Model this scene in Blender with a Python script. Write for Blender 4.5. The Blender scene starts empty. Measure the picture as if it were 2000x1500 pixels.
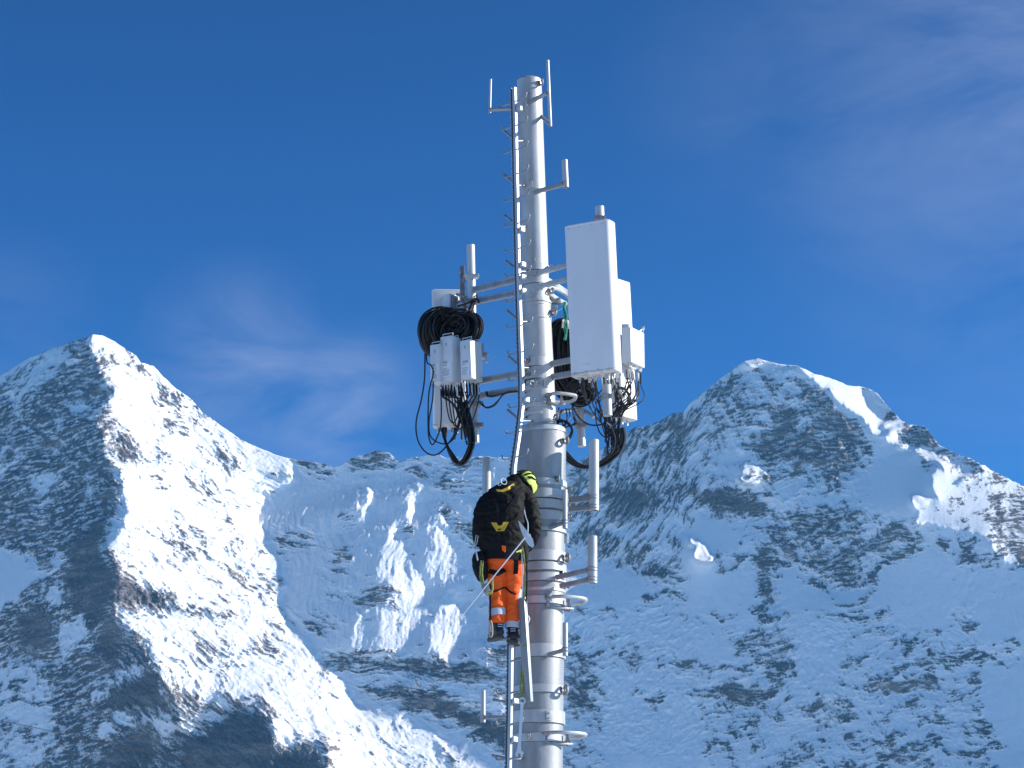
import bpy, bmesh, math, random, time
import numpy as np
from mathutils import Vector, Matrix, Quaternion
R=math.radians
scene=bpy.context.scene
C=scene.collection
# ================= camera, sky, sun, exposure =================
EYE=1.7
FPX=4800.0                      # focal length in photo pixels (photo 2000 wide)
PITCH=R(15.0)
CP,SP=math.cos(PITCH),math.sin(PITCH)
cam_d=bpy.data.cameras.new("camera"); cam=bpy.data.objects.new("camera",cam_d); C.objects.link(cam)
cam.location=(0,0,EYE); cam.rotation_euler=(R(90)+PITCH,0,0)
cam_d.sensor_width=36; cam_d.lens=36*FPX/2000; cam_d.clip_start=0.5; cam_d.clip_end=60000
scene.camera=cam
SUN_EL=R(21.8)
world=bpy.data.worlds.new("World"); scene.world=world; world.use_nodes=True
wn=world.node_tree; wn.nodes.clear()
def wnode(t,**k):
    n=wn.nodes.new(t)
    for a,b in k.items(): setattr(n,a,b)
    return n
wout=wnode('ShaderNodeOutputWorld'); wbg=wnode('ShaderNodeBackground'); wbg.inputs['Strength'].default_value=0.08
sky=wnode('ShaderNodeTexSky',sky_type='NISHITA',sun_disc=False,sun_elevation=SUN_EL,sun_rotation=R(90),altitude=2200,air_density=1.0,dust_density=0.9,ozone_density=3.0)
# thin cirrus: a white veil mixed into the sky by direction
wtc=wnode('ShaderNodeTexCoord')
wmap=wnode('ShaderNodeMapping'); wmap.inputs['Scale'].default_value=(5.0,5.0,16.0); wmap.inputs['Rotation'].default_value=(0,R(35),0)
wno=wnode('ShaderNodeTexNoise'); wno.inputs['Scale'].default_value=1.6; wno.inputs['Detail'].default_value=10; wno.inputs['Roughness'].default_value=.62; wno.inputs['Distortion'].default_value=.6
wn.links.new(wtc.outputs['Generated'],wmap.inputs['Vector']); wn.links.new(wmap.outputs['Vector'],wno.inputs['Vector'])
wr=wnode('ShaderNodeValToRGB'); wr.color_ramp.elements[0].position=.30; wr.color_ramp.elements[1].position=.80
wn.links.new(wno.outputs['Fac'],wr.inputs['Fac'])
def px_dir(px,py):
    a=(px-1000)/FPX; b=(750-py)/FPX
    return Vector((a,CP-b*SP,SP+b*CP)).normalized()
def cloud_blob(px,py,rad_px,gain):
    """soft mask round one direction of the sky"""
    d=px_dir(px,py)
    vm=wnode('ShaderNodeVectorMath',operation='DISTANCE'); vm.inputs[1].default_value=d
    wn.links.new(wtc.outputs['Generated'],vm.inputs[0])
    mr=wnode('ShaderNodeMapRange',interpolation_type='SMOOTHSTEP'); mr.inputs['From Min'].default_value=0; mr.inputs['From Max'].default_value=rad_px/FPX
    mr.inputs['To Min'].default_value=gain; mr.inputs['To Max'].default_value=0
    wn.links.new(vm.outputs['Value'],mr.inputs['Value'])
    return mr.outputs['Result']
acc=None
for b in [(1950,170,640,.32),(1480,180,330,.10),(1950,600,520,.12),(660,810,230,.60),(470,730,270,.46),(0,640,240,.16),(820,1040,480,.26)]:
    o=cloud_blob(*b)
    if acc is None: acc=o
    else:
        m=wnode('ShaderNodeMath',operation='MAXIMUM'); wn.links.new(acc,m.inputs[0]); wn.links.new(o,m.inputs[1]); acc=m.outputs[0]
wmul=wnode('ShaderNodeMath',operation='MULTIPLY'); wn.links.new(acc,wmul.inputs[0]); wn.links.new(wr.outputs['Color'],wmul.inputs[1])
wmx=wnode('ShaderNodeMix',data_type='RGBA'); wmx.inputs['B'].default_value=(5.2,5.6,7.0,1)
# clear high-altitude air: a deeper blue than the sky model's
wti=wnode('ShaderNodeMix',data_type='RGBA',blend_type='MULTIPLY'); wti.inputs['Factor'].default_value=1; wti.inputs['B'].default_value=(.13,.30,.36,1)
wgm=wnode('ShaderNodeGamma'); wgm.inputs['Gamma'].default_value=1.8
wn.links.new(sky.outputs['Color'],wgm.inputs['Color']); wn.links.new(wgm.outputs['Color'],wti.inputs['A'])
wn.links.new(wmul.outputs[0],wmx.inputs['Factor']); wn.links.new(wti.outputs['Result'],wmx.inputs['A'])
wn.links.new(wmx.outputs['Result'],wbg.inputs['Color']); wn.links.new(wbg.outputs[0],wout.inputs['Surface'])
sun_d=bpy.data.lights.new("sun",'SUN'); sun=bpy.data.objects.new("sun",sun_d); C.objects.link(sun)
sun_d.energy=4.9; sun_d.angle=R(.53); sun_d.color=(1,.95,.88)
sdir=Vector((math.cos(SUN_EL),0,math.sin(SUN_EL)))
sun.rotation_euler=(-sdir).to_track_quat('-Z','Y').to_euler(); sun.location=(60,25,30)
scene.view_settings.view_transform='Standard'; scene.view_settings.look='None'; scene.view_settings.gamma=1; scene.view_settings.exposure=0.76
scene.cycles.max_bounces=6; scene.cycles.diffuse_bounces=3; scene.cycles.volume_bounces=0
# ================= helpers =================
def at(px,py,Y):
    """point of the place seen at photo pixel (px,py), Y metres in front of the camera"""
    a=(px-1000)/FPX; b=(750-py)/FPX; dy=CP-b*SP
    return Vector((a/dy*Y, Y, EYE+(SP+b*CP)/dy*Y))
def tag(o,label=None,cat=None,group=None,kind=None):
    if label: o['label']=label
    if cat: o['category']=cat
    if group: o['group']=group
    if kind: o['kind']=kind
    return o
def mat(name,col,rough=.5,metal=0,spec=.5,bump=0,bscale=30,var=0,vscale=8,col2=None,streak=1):
    m=bpy.data.materials.new(name); m.use_nodes=True; nt=m.node_tree; b=nt.nodes['Principled BSDF']
    b.inputs['Base Color'].default_value=(*col,1); b.inputs['Roughness'].default_value=rough; b.inputs['Metallic'].default_value=metal
    b.inputs['Specular IOR Level'].default_value=spec
    tc=nt.nodes.new('ShaderNodeTexCoord')
    if var or col2:
        n=nt.nodes.new('ShaderNodeTexNoise'); n.inputs['Scale'].default_value=vscale; n.inputs['Detail'].default_value=5
        mp=nt.nodes.new('ShaderNodeMapping'); mp.inputs['Scale'].default_value=(1,1,streak); nt.links.new(tc.outputs['Object'],mp.inputs['Vector']); nt.links.new(mp.outputs[0],n.inputs['Vector'])
        rp=nt.nodes.new('ShaderNodeValToRGB'); rp.color_ramp.elements[0].position=.35; rp.color_ramp.elements[1].position=.68
        c2=col2 or tuple(x*(1-var) for x in col)
        rp.color_ramp.elements[0].color=(*c2,1); rp.color_ramp.elements[1].color=(*col,1)
        nt.links.new(n.outputs['Fac'],rp.inputs['Fac']); nt.links.new(rp.outputs['Color'],b.inputs['Base Color'])
    if bump:
        n=nt.nodes.new('ShaderNodeTexNoise'); n.inputs['Scale'].default_value=bscale; n.inputs['Detail'].default_value=4
        nt.links.new(tc.outputs['Object'],n.inputs['Vector'])
        bp=nt.nodes.new('ShaderNodeBump'); bp.inputs['Strength'].default_value=bump; bp.inputs['Distance'].default_value=.01
        nt.links.new(n.outputs['Fac'],bp.inputs['Height']); nt.links.new(bp.outputs['Normal'],b.inputs['Normal'])
    return m
def uv(px,py):
    a=(np.asarray(px,float)-1000)/FPX; b=(750-np.asarray(py,float))/FPX
    dy=CP-b*SP; dz=SP+b*CP
    return a/dy, dz/dy
def topx(u,v):
    b=(v*CP-SP)/(CP+v*SP); dy=CP-b*SP
    return 1000+FPX*u*dy, 750-FPX*b
Y0=6500.0
def _hash(ix,iy,s):
    h=(ix*374761393+iy*668265263+s*974634777)&0x7fffffff
    h=((h^(h>>13))*1274126177)&0x7fffffff
    return ((h^(h>>16))&0xffff)/65535.0*2*np.pi
def gnoise(x,y,s):
    ix=np.floor(x).astype(np.int64); iy=np.floor(y).astype(np.int64); fx=x-ix; fy=y-iy
    def g(dx,dy):
        a=_hash(ix+dx,iy+dy,s); return np.cos(a)*(fx-dx)+np.sin(a)*(fy-dy)
    ux=fx*fx*fx*(fx*(fx*6-15)+10); uy=fy*fy*fy*(fy*(fy*6-15)+10)
    return ((g(0,0)*(1-ux)+g(1,0)*ux)*(1-uy)+(g(0,1)*(1-ux)+g(1,1)*ux)*uy)*1.6
def fbm(x,y,lam,octs,s,gain=.55,ridge=False):
    o=0;a=1;t=0
    for k in range(octs):
        n=gnoise(x/lam+17.3*k,y/lam-9.1*k,s+k)
        if ridge: n=(1-2*np.abs(n))
        o=o+n*a; t+=a; a*=gain; lam/=2.03
    return o/t
SKY=[(-2600,1560),(-1900,1420),(-1500,1290),(-1250,1300),(-900,1150),(-700,1090),(-500,1010),(-380,950),(-250,900),(-120,820),(-50,765),(0,733),(30,715),(60,697),(100,682),(140,667),(170,659),(182,653),(200,655),(225,668),(250,685),(265,693),(275,708),(300,715),(318,735),(345,760),(375,780),(395,805),(430,830),(470,858),(490,868),(530,885),(565,896),(600,901),(625,904),(650,912),(672,905),(690,893),(710,888),(740,880),(760,885),(780,903),(800,895),(840,888),(870,893),(920,893),(960,892),(1010,895),(1100,905),(1130,900),(1170,880),(1200,862),(1215,852),(1240,835),(1262,832),(1290,822),(1310,808),(1335,806),(1345,790),(1375,765),(1400,745),(1430,722),(1455,705),(1480,700),(1505,707),(1535,713),(1555,713),(1590,730),(1620,738),(1657,753),(1675,754),(1700,760),(1715,770),(1735,795),(1763,824),(1791,832),(1805,833),(1815,845),(1825,858),(1850,878),(1880,892),(1910,903),(1950,925),(1980,940),(2000,950),(2060,985),(2150,1010),(2250,1080),(2400,1130),(2600,1200),(2900,1190),(3200,1330),(3700,1420),(4400,1560)]
LIT=[
 [(182,640),(215,650),(250,670),(275,695),(300,700),(330,740),(370,770),(400,800),(440,835),(480,855),(520,875),(565,890),(588,928),(570,948),(540,962),(525,975),(510,1005),(512,1030),(530,1050),(540,1090),(555,1140),(548,1165),(555,1210),(575,1230),(605,1245),(610,1270),(640,1300),(680,1340),(690,1370),(760,1395),(830,1410),(900,1445),(960,1490),(1080,1600),(640,1600),(640,1458),(614,1455),(586,1468),(550,1468),(538,1449),(528,1401),(490,1382),(453,1375),(432,1398),(403,1414),(368,1433),(355,1417),(346,1382),(315,1327),(301,1292),(288,1257),(246,1228),(224,1199),(226,1106),(214,1090),(208,1065),(230,1047),(237,1037),(242,1008),(242,976),(237,934),(227,912),(208,896),(195,848),(181,822),(192,800),(208,787),(224,766),(205,746),(192,717),(179,688),(176,650)],
 [(726,956),(722,990),(713,1024),(696,1018),(713,984)],
 [(794,954),(814,960),(816,988),(805,1028),(794,1018)],
 [(692,1052),(722,1056),(720,1078),(688,1099),(666,1092),(671,1065)],
 [(756,1050),(773,1052),(799,1078),(811,1103),(828,1154),(828,1201),(799,1240),(790,1274),(743,1278),(735,1244),(747,1184),(773,1150),(739,1124),(739,1099)],
 [(850,1031),(884,1052),(901,1082),(903,1112),(871,1133),(833,1124),(824,1107),(841,1073)],
 [(852,984),(875,1022),(884,1045),(863,1020)],
 [(858,1154),(880,1154),(897,1193),(927,1193),(922,1223),(901,1235),(884,1270),(867,1287),(841,1270),(841,1235),(854,1201)],
 [(696,1188),(726,1210),(713,1270),(683,1270),(688,1223)],
 [(944,1254),(960,1262),(1000,1287),(1005,1400),(960,1370),(948,1300)],
 [(1456,895),(1506,929),(1472,952),(1449,946),(1449,921)],
 [(1434,862),(1440,862),(1454,884),(1449,890)],
 [(1343,1052),(1374,1063),(1399,1097),(1357,1100),(1340,1091),(1356,1080),(1356,1066)],
 [(1449,704),(1472,695),(1500,698),(1535,702),(1535,716),(1500,712),(1491,716),(1465,718)],
 [(1546,705),(1592,720),(1657,743),(1674,744),(1685,772),(1696,806),(1724,820),(1763,820),(1791,825),(1791,834),(1746,848),(1769,859),(1780,873),(1822,881),(1853,898),(1875,912),(1879,937),(1850,921),(1830,901),(1805,896),(1780,879),(1752,873),(1724,859),(1704,854),(1699,831),(1668,806),(1640,789),(1617,764),(1584,742)],
 [(1601,817),(1617,837),(1640,865),(1662,884),(1657,889),(1634,876),(1620,848)],
 [(1822,912),(1850,925),(1878,932),(1920,920),(1900,895),(1950,905),(2000,930),(2700,1150),(2700,1500),(2100,1140),(2000,1100),(1962,1097),(1937,1072),(1931,1052),(1914,1041),(1864,1035),(1822,1024),(1777,1021),(1797,1010),(1780,988),(1776,968),(1808,968),(1836,982),(1825,960),(1816,932)],
]
def poly_mask(X,Y,P):
    m=np.zeros(X.shape,bool); n=len(P); j=n-1
    for i in range(n):
        xi,yi=P[i]; xj,yj=P[j]
        if yi!=yj:
            c=((yi>Y)!=(yj>Y))&(X<(xj-xi)*(Y-yi)/(yj-yi)+xi)
            m^=c
        j=i
    return m
def blur(a,r):
    if r<=0: return a
    k=np.exp(-0.5*(np.arange(-int(3*r)-1,int(3*r)+2)/r)**2); k/=k.sum()
    p=len(k)//2
    for ax in (0,1):
        b=np.pad(a,[(p,p) if q==ax else (0,0) for q in (0,1)],mode='edge')
        o=np.zeros_like(a)
        for i,w in enumerate(k):
            sl=[slice(None)]*2; sl[ax]=slice(i,i+a.shape[ax]); o+=w*b[tuple(sl)]
        a=o
    return a
STEP=3.0/FPX
umin,vtop=uv(-520,560)[0],uv(1000,560)[1]; umax=uv(2620,560)[0]; vbot=uv(1000,1760)[1]
us=np.arange(umin,umax,STEP); vs=np.arange(vbot,vtop,STEP)
U,V=np.meshgrid(us,vs); PX,PY=topx(U,V)
H=STEP*Y0
lit=np.zeros(U.shape)
for P in LIT: lit=np.maximum(lit,poly_mask(PX,PY,P).astype(float))
wallm=poly_mask(PX,PY,[(565,890),(950,860),(1120,870),(1120,1180),(1100,1500),(1100,1800),(1000,1520),(830,1405),(690,1365),(610,1265),(555,1140),(510,1005),(588,928)]).astype(float)
# ragged light edges follow small spurs and gullies
_e=fbm(PX,PY*.8,26,4,700,.62); _e/=_e.std()
lit=(blur(lit,1.6*3/3)+.17*_e*np.where(wallm>.5,1.5,1.0)>np.where((wallm>.5)&(PY>960),.40,.5)).astype(float)*(blur(lit,3.0)>.02)
sky_y=np.interp(PX,[p[0] for p in SKY],[p[1] for p in SKY])
inside=(PY>sky_y)
def solve(gx,gz,f0,lam):
    ny,nx=gx.shape
    # divergence with forward/backward
    gxm=gx.copy(); gxm[:,-1]=0; gzm=gz.copy(); gzm[-1]=0
    d=gxm.copy(); d[:,1:]-=gxm[:,:-1]; e=gzm.copy(); e[1:]-=gzm[:-1]
    rhs=(d+e)*H-lam*f0
    def dct(a):
        b=np.concatenate([a,a[::-1]],0); b=np.concatenate([b,b[:,::-1]],1); return np.fft.rfft2(b)
    R=dct(rhs)
    ky=np.fft.fftfreq(2*ny)*2*np.pi; kx=np.fft.rfftfreq(2*nx)*2*np.pi
    L=(2*np.cos(ky)-2)[:,None]+(2*np.cos(kx)-2)[None]-lam
    if lam==0: L[0,0]=1
    return np.fft.irfft2(R/L,s=(2*ny,2*nx))[:ny,:nx]
TE=0.4
def litcheck(F):
    ny,nx=F.shape
    # shear so that the sun ray (1,TE) becomes horizontal: row shift by TE*i
    best=np.full(F.shape,np.inf); 
    # G[j,i] at diag coordinate c=j-TE*i ; resample
    c0=int(TE*nx)+1; nc=ny+c0
    idx=np.arange(nx); C=np.arange(nc)[:,None]-c0+TE*idx[None]  # row coordinate
    j0=np.floor(C).astype(int); w=C-j0
    ok=(j0>=0)&(j0<ny-1); j0c=np.clip(j0,0,ny-2)
    S=np.where(ok,F[j0c,idx[None]]*(1-w)+F[j0c+1,idx[None]]*w,np.inf)
    M=np.minimum.accumulate(S[:,::-1],1)[:,::-1]
    M=np.concatenate([M[:,1:],np.full((nc,1),np.inf)],1)
    # back
    C2=np.arange(ny)[:,None]+c0-TE*idx[None]; k0=np.floor(C2).astype(int); w2=C2-k0; k0=np.clip(k0,0,nc-2)
    a=M[k0,idx[None]]; b=M[k0+1,idx[None]]
    a=np.where(np.isinf(a),1e6,a); b=np.where(np.isinf(b),1e6,b)
    Mb=a*(1-w2)+b*w2
    return Mb-F    # >0 lit, <0 blocked depth
# (polygon, rock cover, lean-back gz)  later entries override earlier ones
REG=[
 ([(-600,500),(182,500),(182,653),(205,746),(224,766),(192,800),(195,848),(227,912),(242,976),(237,1037),(208,1065),(226,1106),(224,1199),(288,1257),(346,1382),(368,1433),(640,1458),(900,1800),(-600,1800)],.765,.55),
 ([(-600,500),(182,640),(175,690),(120,710),(40,750),(-40,800),(-600,1100)],.38,.9),
 ([(0,1070),(40,1075),(80,1110),(60,1150),(0,1190),(-200,1210),(-200,1050)],.08,.9),
 ([(90,1155),(160,1130),(172,1170),(120,1200)],.2,.8),([(95,1090),(125,1092),(110,1115)],.1,.8),
 ([(120,1215),(180,1210),(170,1262),(110,1290)],.35,.7),([(165,1335),(270,1300),(282,1325),(170,1368)],.15,.9),
 ([(190,1405),(240,1390),(320,1393),(340,1430),(250,1405),(200,1440)],.1,.9),
 ([(-100,1250),(100,1300),(90,1480),(-100,1560)],.35,.7),
 ([(35,1200),(105,1180),(108,1268),(36,1270)],1,.2),([(180,1230),(232,1200),(240,1280),(182,1290)],.97,.2),
 ([(115,1150),(130,1060),(215,1000),(222,1190),(180,1230),(120,1180)],.9,.3),
 ([(200,1340),(300,1300),(345,1400),(200,1395)],.92,.3),([(250,1430),(300,1400),(300,1500),(180,1500)],.9,.3),
 ([(130,790),(170,785),(150,830),(90,850)],.4,.8),([(0,850),(60,830),(40,900),(0,920)],.4,.8),([(20,700),(120,690),(90,760),(30,800)],.45,.8),
 ([(60,940),(120,900),(100,980),(40,1000)],.5,.8),
 # lit flank
 ([(182,640),(565,880),(588,928),(510,1005),(555,1140),(610,1270),(690,1370),(975,1500),(1080,1800),(640,1800),(640,1458),(368,1433),(288,1257),(224,1199),(226,1106),(208,1065),(242,976),(227,912),(195,848),(192,800),(224,766),(205,746)],.195,.85),
 ([(224,668),(240,685),(262,722),(300,765),(345,800),(400,822),(392,806),(335,768),(292,733),(250,690)],.55,.6),
 ([(186,790),(215,792),(232,840),(222,872),(200,868),(186,825)],.62,.4),([(221,852),(245,845),(275,882),(283,905),(250,902),(222,872)],.95,.25),
 ([(283,860),(300,885),(345,910),(345,925),(300,905)],.5,.6),
 ([(300,800),(350,830),(450,900),(500,945),(470,935),(400,880),(320,830)],.34,.8),([(350,920),(380,935),(450,985),(440,990),(370,950)],.46,.7),
 ([(330,1000),(390,1030),(370,1060),(330,1030)],.3,.7),([(320,1040),(370,1060),(470,1065),(480,1080),(380,1080),(340,1070)],.52,.5),
 ([(400,1080),(480,1100),(560,1140),(545,1160),(470,1130)],.46,.6),([(440,1020),(470,1030),(480,1060),(450,1050)],.35,.7),
 ([(226,1102),(262,1115),(290,1145),(340,1160),(340,1195),(300,1195),(225,1202)],1,.15),([(340,1178),(440,1205),(440,1218),(345,1195)],.55,.4),
 ([(380,1262),(440,1270),(490,1290),(480,1300),(400,1292)],.56,.5),([(470,1240),(555,1270),(545,1300),(480,1265)],.46,.6),
 ([(320,1320),(360,1330),(400,1360),(450,1380),(430,1405),(360,1420),(345,1380)],.62,.4),
 ([(360,1432),(432,1398),(455,1372),(530,1390),(545,1460),(640,1458),(640,1800),(330,1800)],.8,.4),
 ([(640,1458),(660,1470),(665,1600),(640,1600)],.6,.4),
 ([(740,1400),(800,1430),(790,1440),(745,1415)],.3,.7),([(380,1090),(400,1090),(470,1210),(455,1215)],.25,.6),
 # central wall
 ([(565,890),(950,880),(1120,895),(1120,1180),(1100,1500),(1100,1800),(975,1500),(690,1370),(610,1270),(555,1140),(510,1005),(588,928)],.13,.7),
 ([(588,930),(640,935),(705,960),(690,1000),(650,1040),(600,1020),(515,1000)],.02,1.15),
 ([(520,1005),(575,1000),(602,1012),(570,1040),(530,1045)],.04,.9),
 ([(548,1140),(570,1060),(640,1080),(600,1160),(560,1210)],.1,.9),
 ([(565,893),(600,898),(655,908),(645,925),(590,912)],.8,.5),([(672,903),(700,885),(740,870),(775,895),(780,910),(740,915),(690,912)],.78,.4),
 ([(780,895),(960,885),(950,980),(880,960),(800,930)],.42,.5),
 ([(535,1045),(572,1050),(560,1080),(540,1070)],.85,.3),([(582,1042),(618,1045),(605,1068),(585,1068)],.85,.3),
 ([(600,1212),(640,1208),(652,1225),(612,1236)],.88,.3),([(700,1160),(745,1145),(780,1165),(760,1175),(690,1185)],.72,.4),
 ([(640,1155),(682,1155),(680,1166),(640,1165)],.65,.4),([(664,1012),(700,990),(690,1024),(668,1028)],.75,.3),([(645,1122),(668,1065),(690,1060),(665,1115)],.62,.4),
 ([(850,985),(868,985),(960,1065),(935,1075),(905,1050)],.6,.5),([(785,1025),(808,1025),(806,1048),(788,1045)],.75,.3),
 ([(620,1275),(715,1278),(870,1290),(1000,1300),(1010,1345),(850,1325),(720,1312),(640,1300)],.88,.25),
 ([(690,1342),(760,1338),(860,1350),(930,1380),(1010,1410),(1005,1490),(900,1420),(800,1385),(720,1362)],.84,.3),
 ([(944,1254),(1000,1260),(1005,1390),(960,1360)],.6,.3),
 # monk side
 ([(1100,890),(1130,880),(1240,820),(1480,690),(1560,700),(1800,830),(1930,1100),(2600,1300),(2600,1800),(1090,1800)],.34,.75),
 ([(1120,890),(1240,835),(1345,790),(1440,720),(1480,760),(1440,860),(1300,1000),(1180,1060),(1110,1060)],.55,.6),
 ([(1290,818),(1335,805),(1345,850),(1300,855)],.72,.4),([(1200,850),(1285,830),(1290,880),(1190,900)],.6,.4),
 ([(1470,740),(1560,730),(1620,800),(1640,880),(1460,885),(1400,800)],.56,.55),
 ([(1550,722),(1600,745),(1640,800),(1620,850),(1560,780)],.66,.4),([(1600,785),(1650,800),(1700,860),(1680,890),(1640,880)],.7,.4),
 ([(1460,850),(1640,860),(1670,930),(1560,940),(1480,890)],.6,.4),([(1340,950),(1420,960),(1510,1010),(1480,1020),(1360,1000)],.68,.4),
 ([(1370,960),(1500,960),(1520,1000),(1400,1010)],.6,.4),([(1500,1000),(1700,990),(1790,1030),(1780,1110),(1600,1130),(1500,1080)],.58,.5),
 ([(1570,1090),(1680,1090),(1700,1120),(1640,1155),(1590,1140)],.6,.4),
 ([(1150,1055),(1230,1050),(1330,1070),(1330,1110),(1290,1160),(1250,1120),(1170,1095)],.52,.5),([(1290,1150),(1330,1160),(1300,1175)],.6,.4),
 ([(1480,1060),(1500,1080),(1520,1190),(1490,1190),(1470,1100)],.75,.3),
 ([(1110,1100),(1170,1098),(1240,1115),(1275,1150),(1230,1185),(1110,1190)],.0,1.0),
 ([(1335,1010),(1430,1005),(1455,1110),(1340,1110)],.04,.95),([(1385,1095),(1420,1080),(1450,1100),(1430,1115)],.55,.5),
 ([(1512,1105),(1560,1100),(1590,1150),(1690,1150),(1700,1165),(1640,1195),(1510,1192)],.0,1.1),
 ([(1340,1110),(1480,1110),(1470,1200),(1340,1200)],.1,.8),
 ([(1700,1120),(1780,1075),(1830,1075),(1900,1110),(1900,1230),(1700,1230)],.12,.7),([(1720,1190),(1745,1205),(1745,1240),(1715,1210)],.6,.4),
 ([(1900,1110),(2000,1100),(2600,1300),(2600,1500),(1930,1500)],.12,.8),
 ([(1360,1278),(1440,1280),(1535,1300),(1530,1325),(1410,1315)],.62,.4),([(1390,1345),(1440,1335),(1500,1355),(1470,1378),(1405,1375)],.85,.3),
 ([(1550,1375),(1640,1355),(1680,1390),(1625,1432),(1575,1410)],.6,.45),([(1700,1335),(1830,1315),(1845,1345),(1720,1355)],.75,.4),
 ([(1800,1380),(1850,1385),(1850,1420),(1810,1400)],.6,.4),([(1900,1400),(1920,1400),(1945,1455),(1925,1450)],.75,.4),([(1715,1450),(1800,1470),(1840,1500),(1740,1500)],.6,.4),
 ([(1100,1280),(1140,1310),(1168,1345),(1162,1400),(1105,1410)],.62,.4),([(1110,1200),(1350,1210),(1500,1300),(1380,1300),(1200,1240)],.15,.8),
 ([(1180,1300),(1350,1340),(1390,1500),(1180,1500)],.16,.8),([(1540,1210),(1650,1230),(1640,1350),(1560,1350)],.15,.7),
 ([(1345,800),(1430,760),(1440,840),(1400,900),(1350,880)],.5,.5),([(1500,740),(1540,760),(1545,840),(1500,850)],.35,.5),
 ([(1500,790),(1560,790),(1560,855),(1500,860)],.68,.4),([(1550,930),(1640,925),(1650,960),(1560,965)],.55,.45),
 ([(1640,890),(1700,880),(1710,930),(1680,935)],.55,.45),([(1180,960),(1260,940),(1280,1000),(1200,1030)],.7,.4),
 ([(1150,890),(1200,870),(1260,930),(1180,950)],.5,.4),([(1600,1120),(1680,1110),(1690,1150),(1610,1155)],.65,.35),
 ([(1250,1000),(1370,1000),(1340,1060),(1260,1060)],.35,.6),([(1420,1230),(1500,1240),(1510,1290),(1440,1290)],.5,.5),
 ([(1490,1200),(1540,1230),(1545,1330),(1500,1300)],.55,.45),([(1230,1320),(1300,1360),(1310,1400),(1240,1370)],.35,.6),
 ([(1850,1180),(1900,1190),(1905,1250),(1880,1260)],.5,.5),([(1780,1280),(1990,1250),(1990,1290),(1800,1310)],.36,.5),
 ([(1455,858),(1540,850),(1640,862),(1672,915),(1610,925),(1520,900),(1470,884)],.68,.35),
 ([(1345,955),(1430,950),(1512,985),(1512,1012),(1440,1010),(1370,985)],.85,.3),
 ([(1220,955),(1255,940),(1285,985),(1230,1010)],.85,.35),([(1330,1010),(1345,1012),(1338,1045),(1325,1040)],.7,.4),
 ([(1488,1080),(1503,1085),(1522,1185),(1505,1195),(1492,1150)],.95,.2),
 ([(1395,1338),(1445,1330),(1505,1352),(1498,1368),(1440,1378),(1405,1366)],.95,.2),
 ([(1700,1338),(1760,1330),(1832,1316),(1842,1340),(1770,1352),(1722,1356)],.92,.25),
 ([(1552,1378),(1600,1362),(1612,1372),(1570,1392),(1620,1425),(1600,1428),(1565,1402)],.88,.3),
 # right ridge, lit
 ([(1592,715),(1674,740),(1700,806),(1763,815),(1830,890),(1879,937),(1850,921),(1780,879),(1704,854),(1640,789)],.02,.85),
 ([(1676,745),(1715,762),(1765,822),(1724,822),(1700,806),(1685,775)],.5,.6),
 ([(1750,850),(1790,834),(1806,825),(1830,855),(1870,895),(1855,900),(1790,870)],.8,.45),
 ([(1830,850),(2000,930),(2600,1200),(2600,1350),(2000,1105),(1960,1090),(1925,960),(1875,910)],.52,.6),
 ([(1925,955),(1950,975),(1970,1090),(1935,1060)],.85,.4),
 ([(1790,965),(1850,940),(1925,965),(1925,1050),(1864,1035),(1780,1020)],.28,.7),
 ([(1700,860),(1780,880),(1810,940),(1790,1010),(1700,1000)],.12,.7),
]
LITGX=1.0; SHM=.17
rock=np.full(U.shape,.3); gz=np.full(U.shape,.7)
for P,r,g in REG:
    m=poly_mask(PX,PY,P); rock[m]=r; gz[m]=g
rock=np.clip(.46+(rock-.43)*np.where(PX>1110,1.85,1.45),.012,.995); rock=blur(rock,3.0); gz=blur(gz,3.0)
def target(lit,gz):
    l=blur(lit,.6)
    gx=-TE*gz+ np.where(True, l*LITGX*(1-.58*blur(wallm,2))-(1-l)*SHM*np.where(PX<260,2.2,np.where(PX>1120,1.0,1.0)),0)
    return gx,gz
def build(iters=60,verbose=False):
    gx,gzz=target(lit,gz)
    f0=np.full(U.shape,Y0)+ (V-vbot)*Y0*.75*0.0
    F=solve(gx,gzz,f0,1e-5)
    lm=lit>.5
    for it in range(iters):
        B=litcheck(F)
        blocked=lm&(B<0)&inside; unb=(~lm)&(B>0)&inside
        if verbose and it%20==0: print(it,'blocked',blocked.sum()/lm.sum(),'leak',unb.sum()/((~lm)&inside).sum())
        adj=np.zeros_like(F)
        adj[blocked]=B[blocked]-np.where(PX[blocked]>1540,26.0,11.0)
        F2=F+blur(adj,.8)
        gx2=gx.copy()
        F=solve(gx,gzz,F2,.025)
        # strengthen shade where leaking
        gx=np.where(unb,gx-.05,gx)
    for k in range(5):
        B=litcheck(F); bl=lm&(B<0)&inside&(PX>1120)
        F=F+blur(np.where(bl,np.maximum(B-8,-45),0.0),1.0)
    return F
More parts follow.
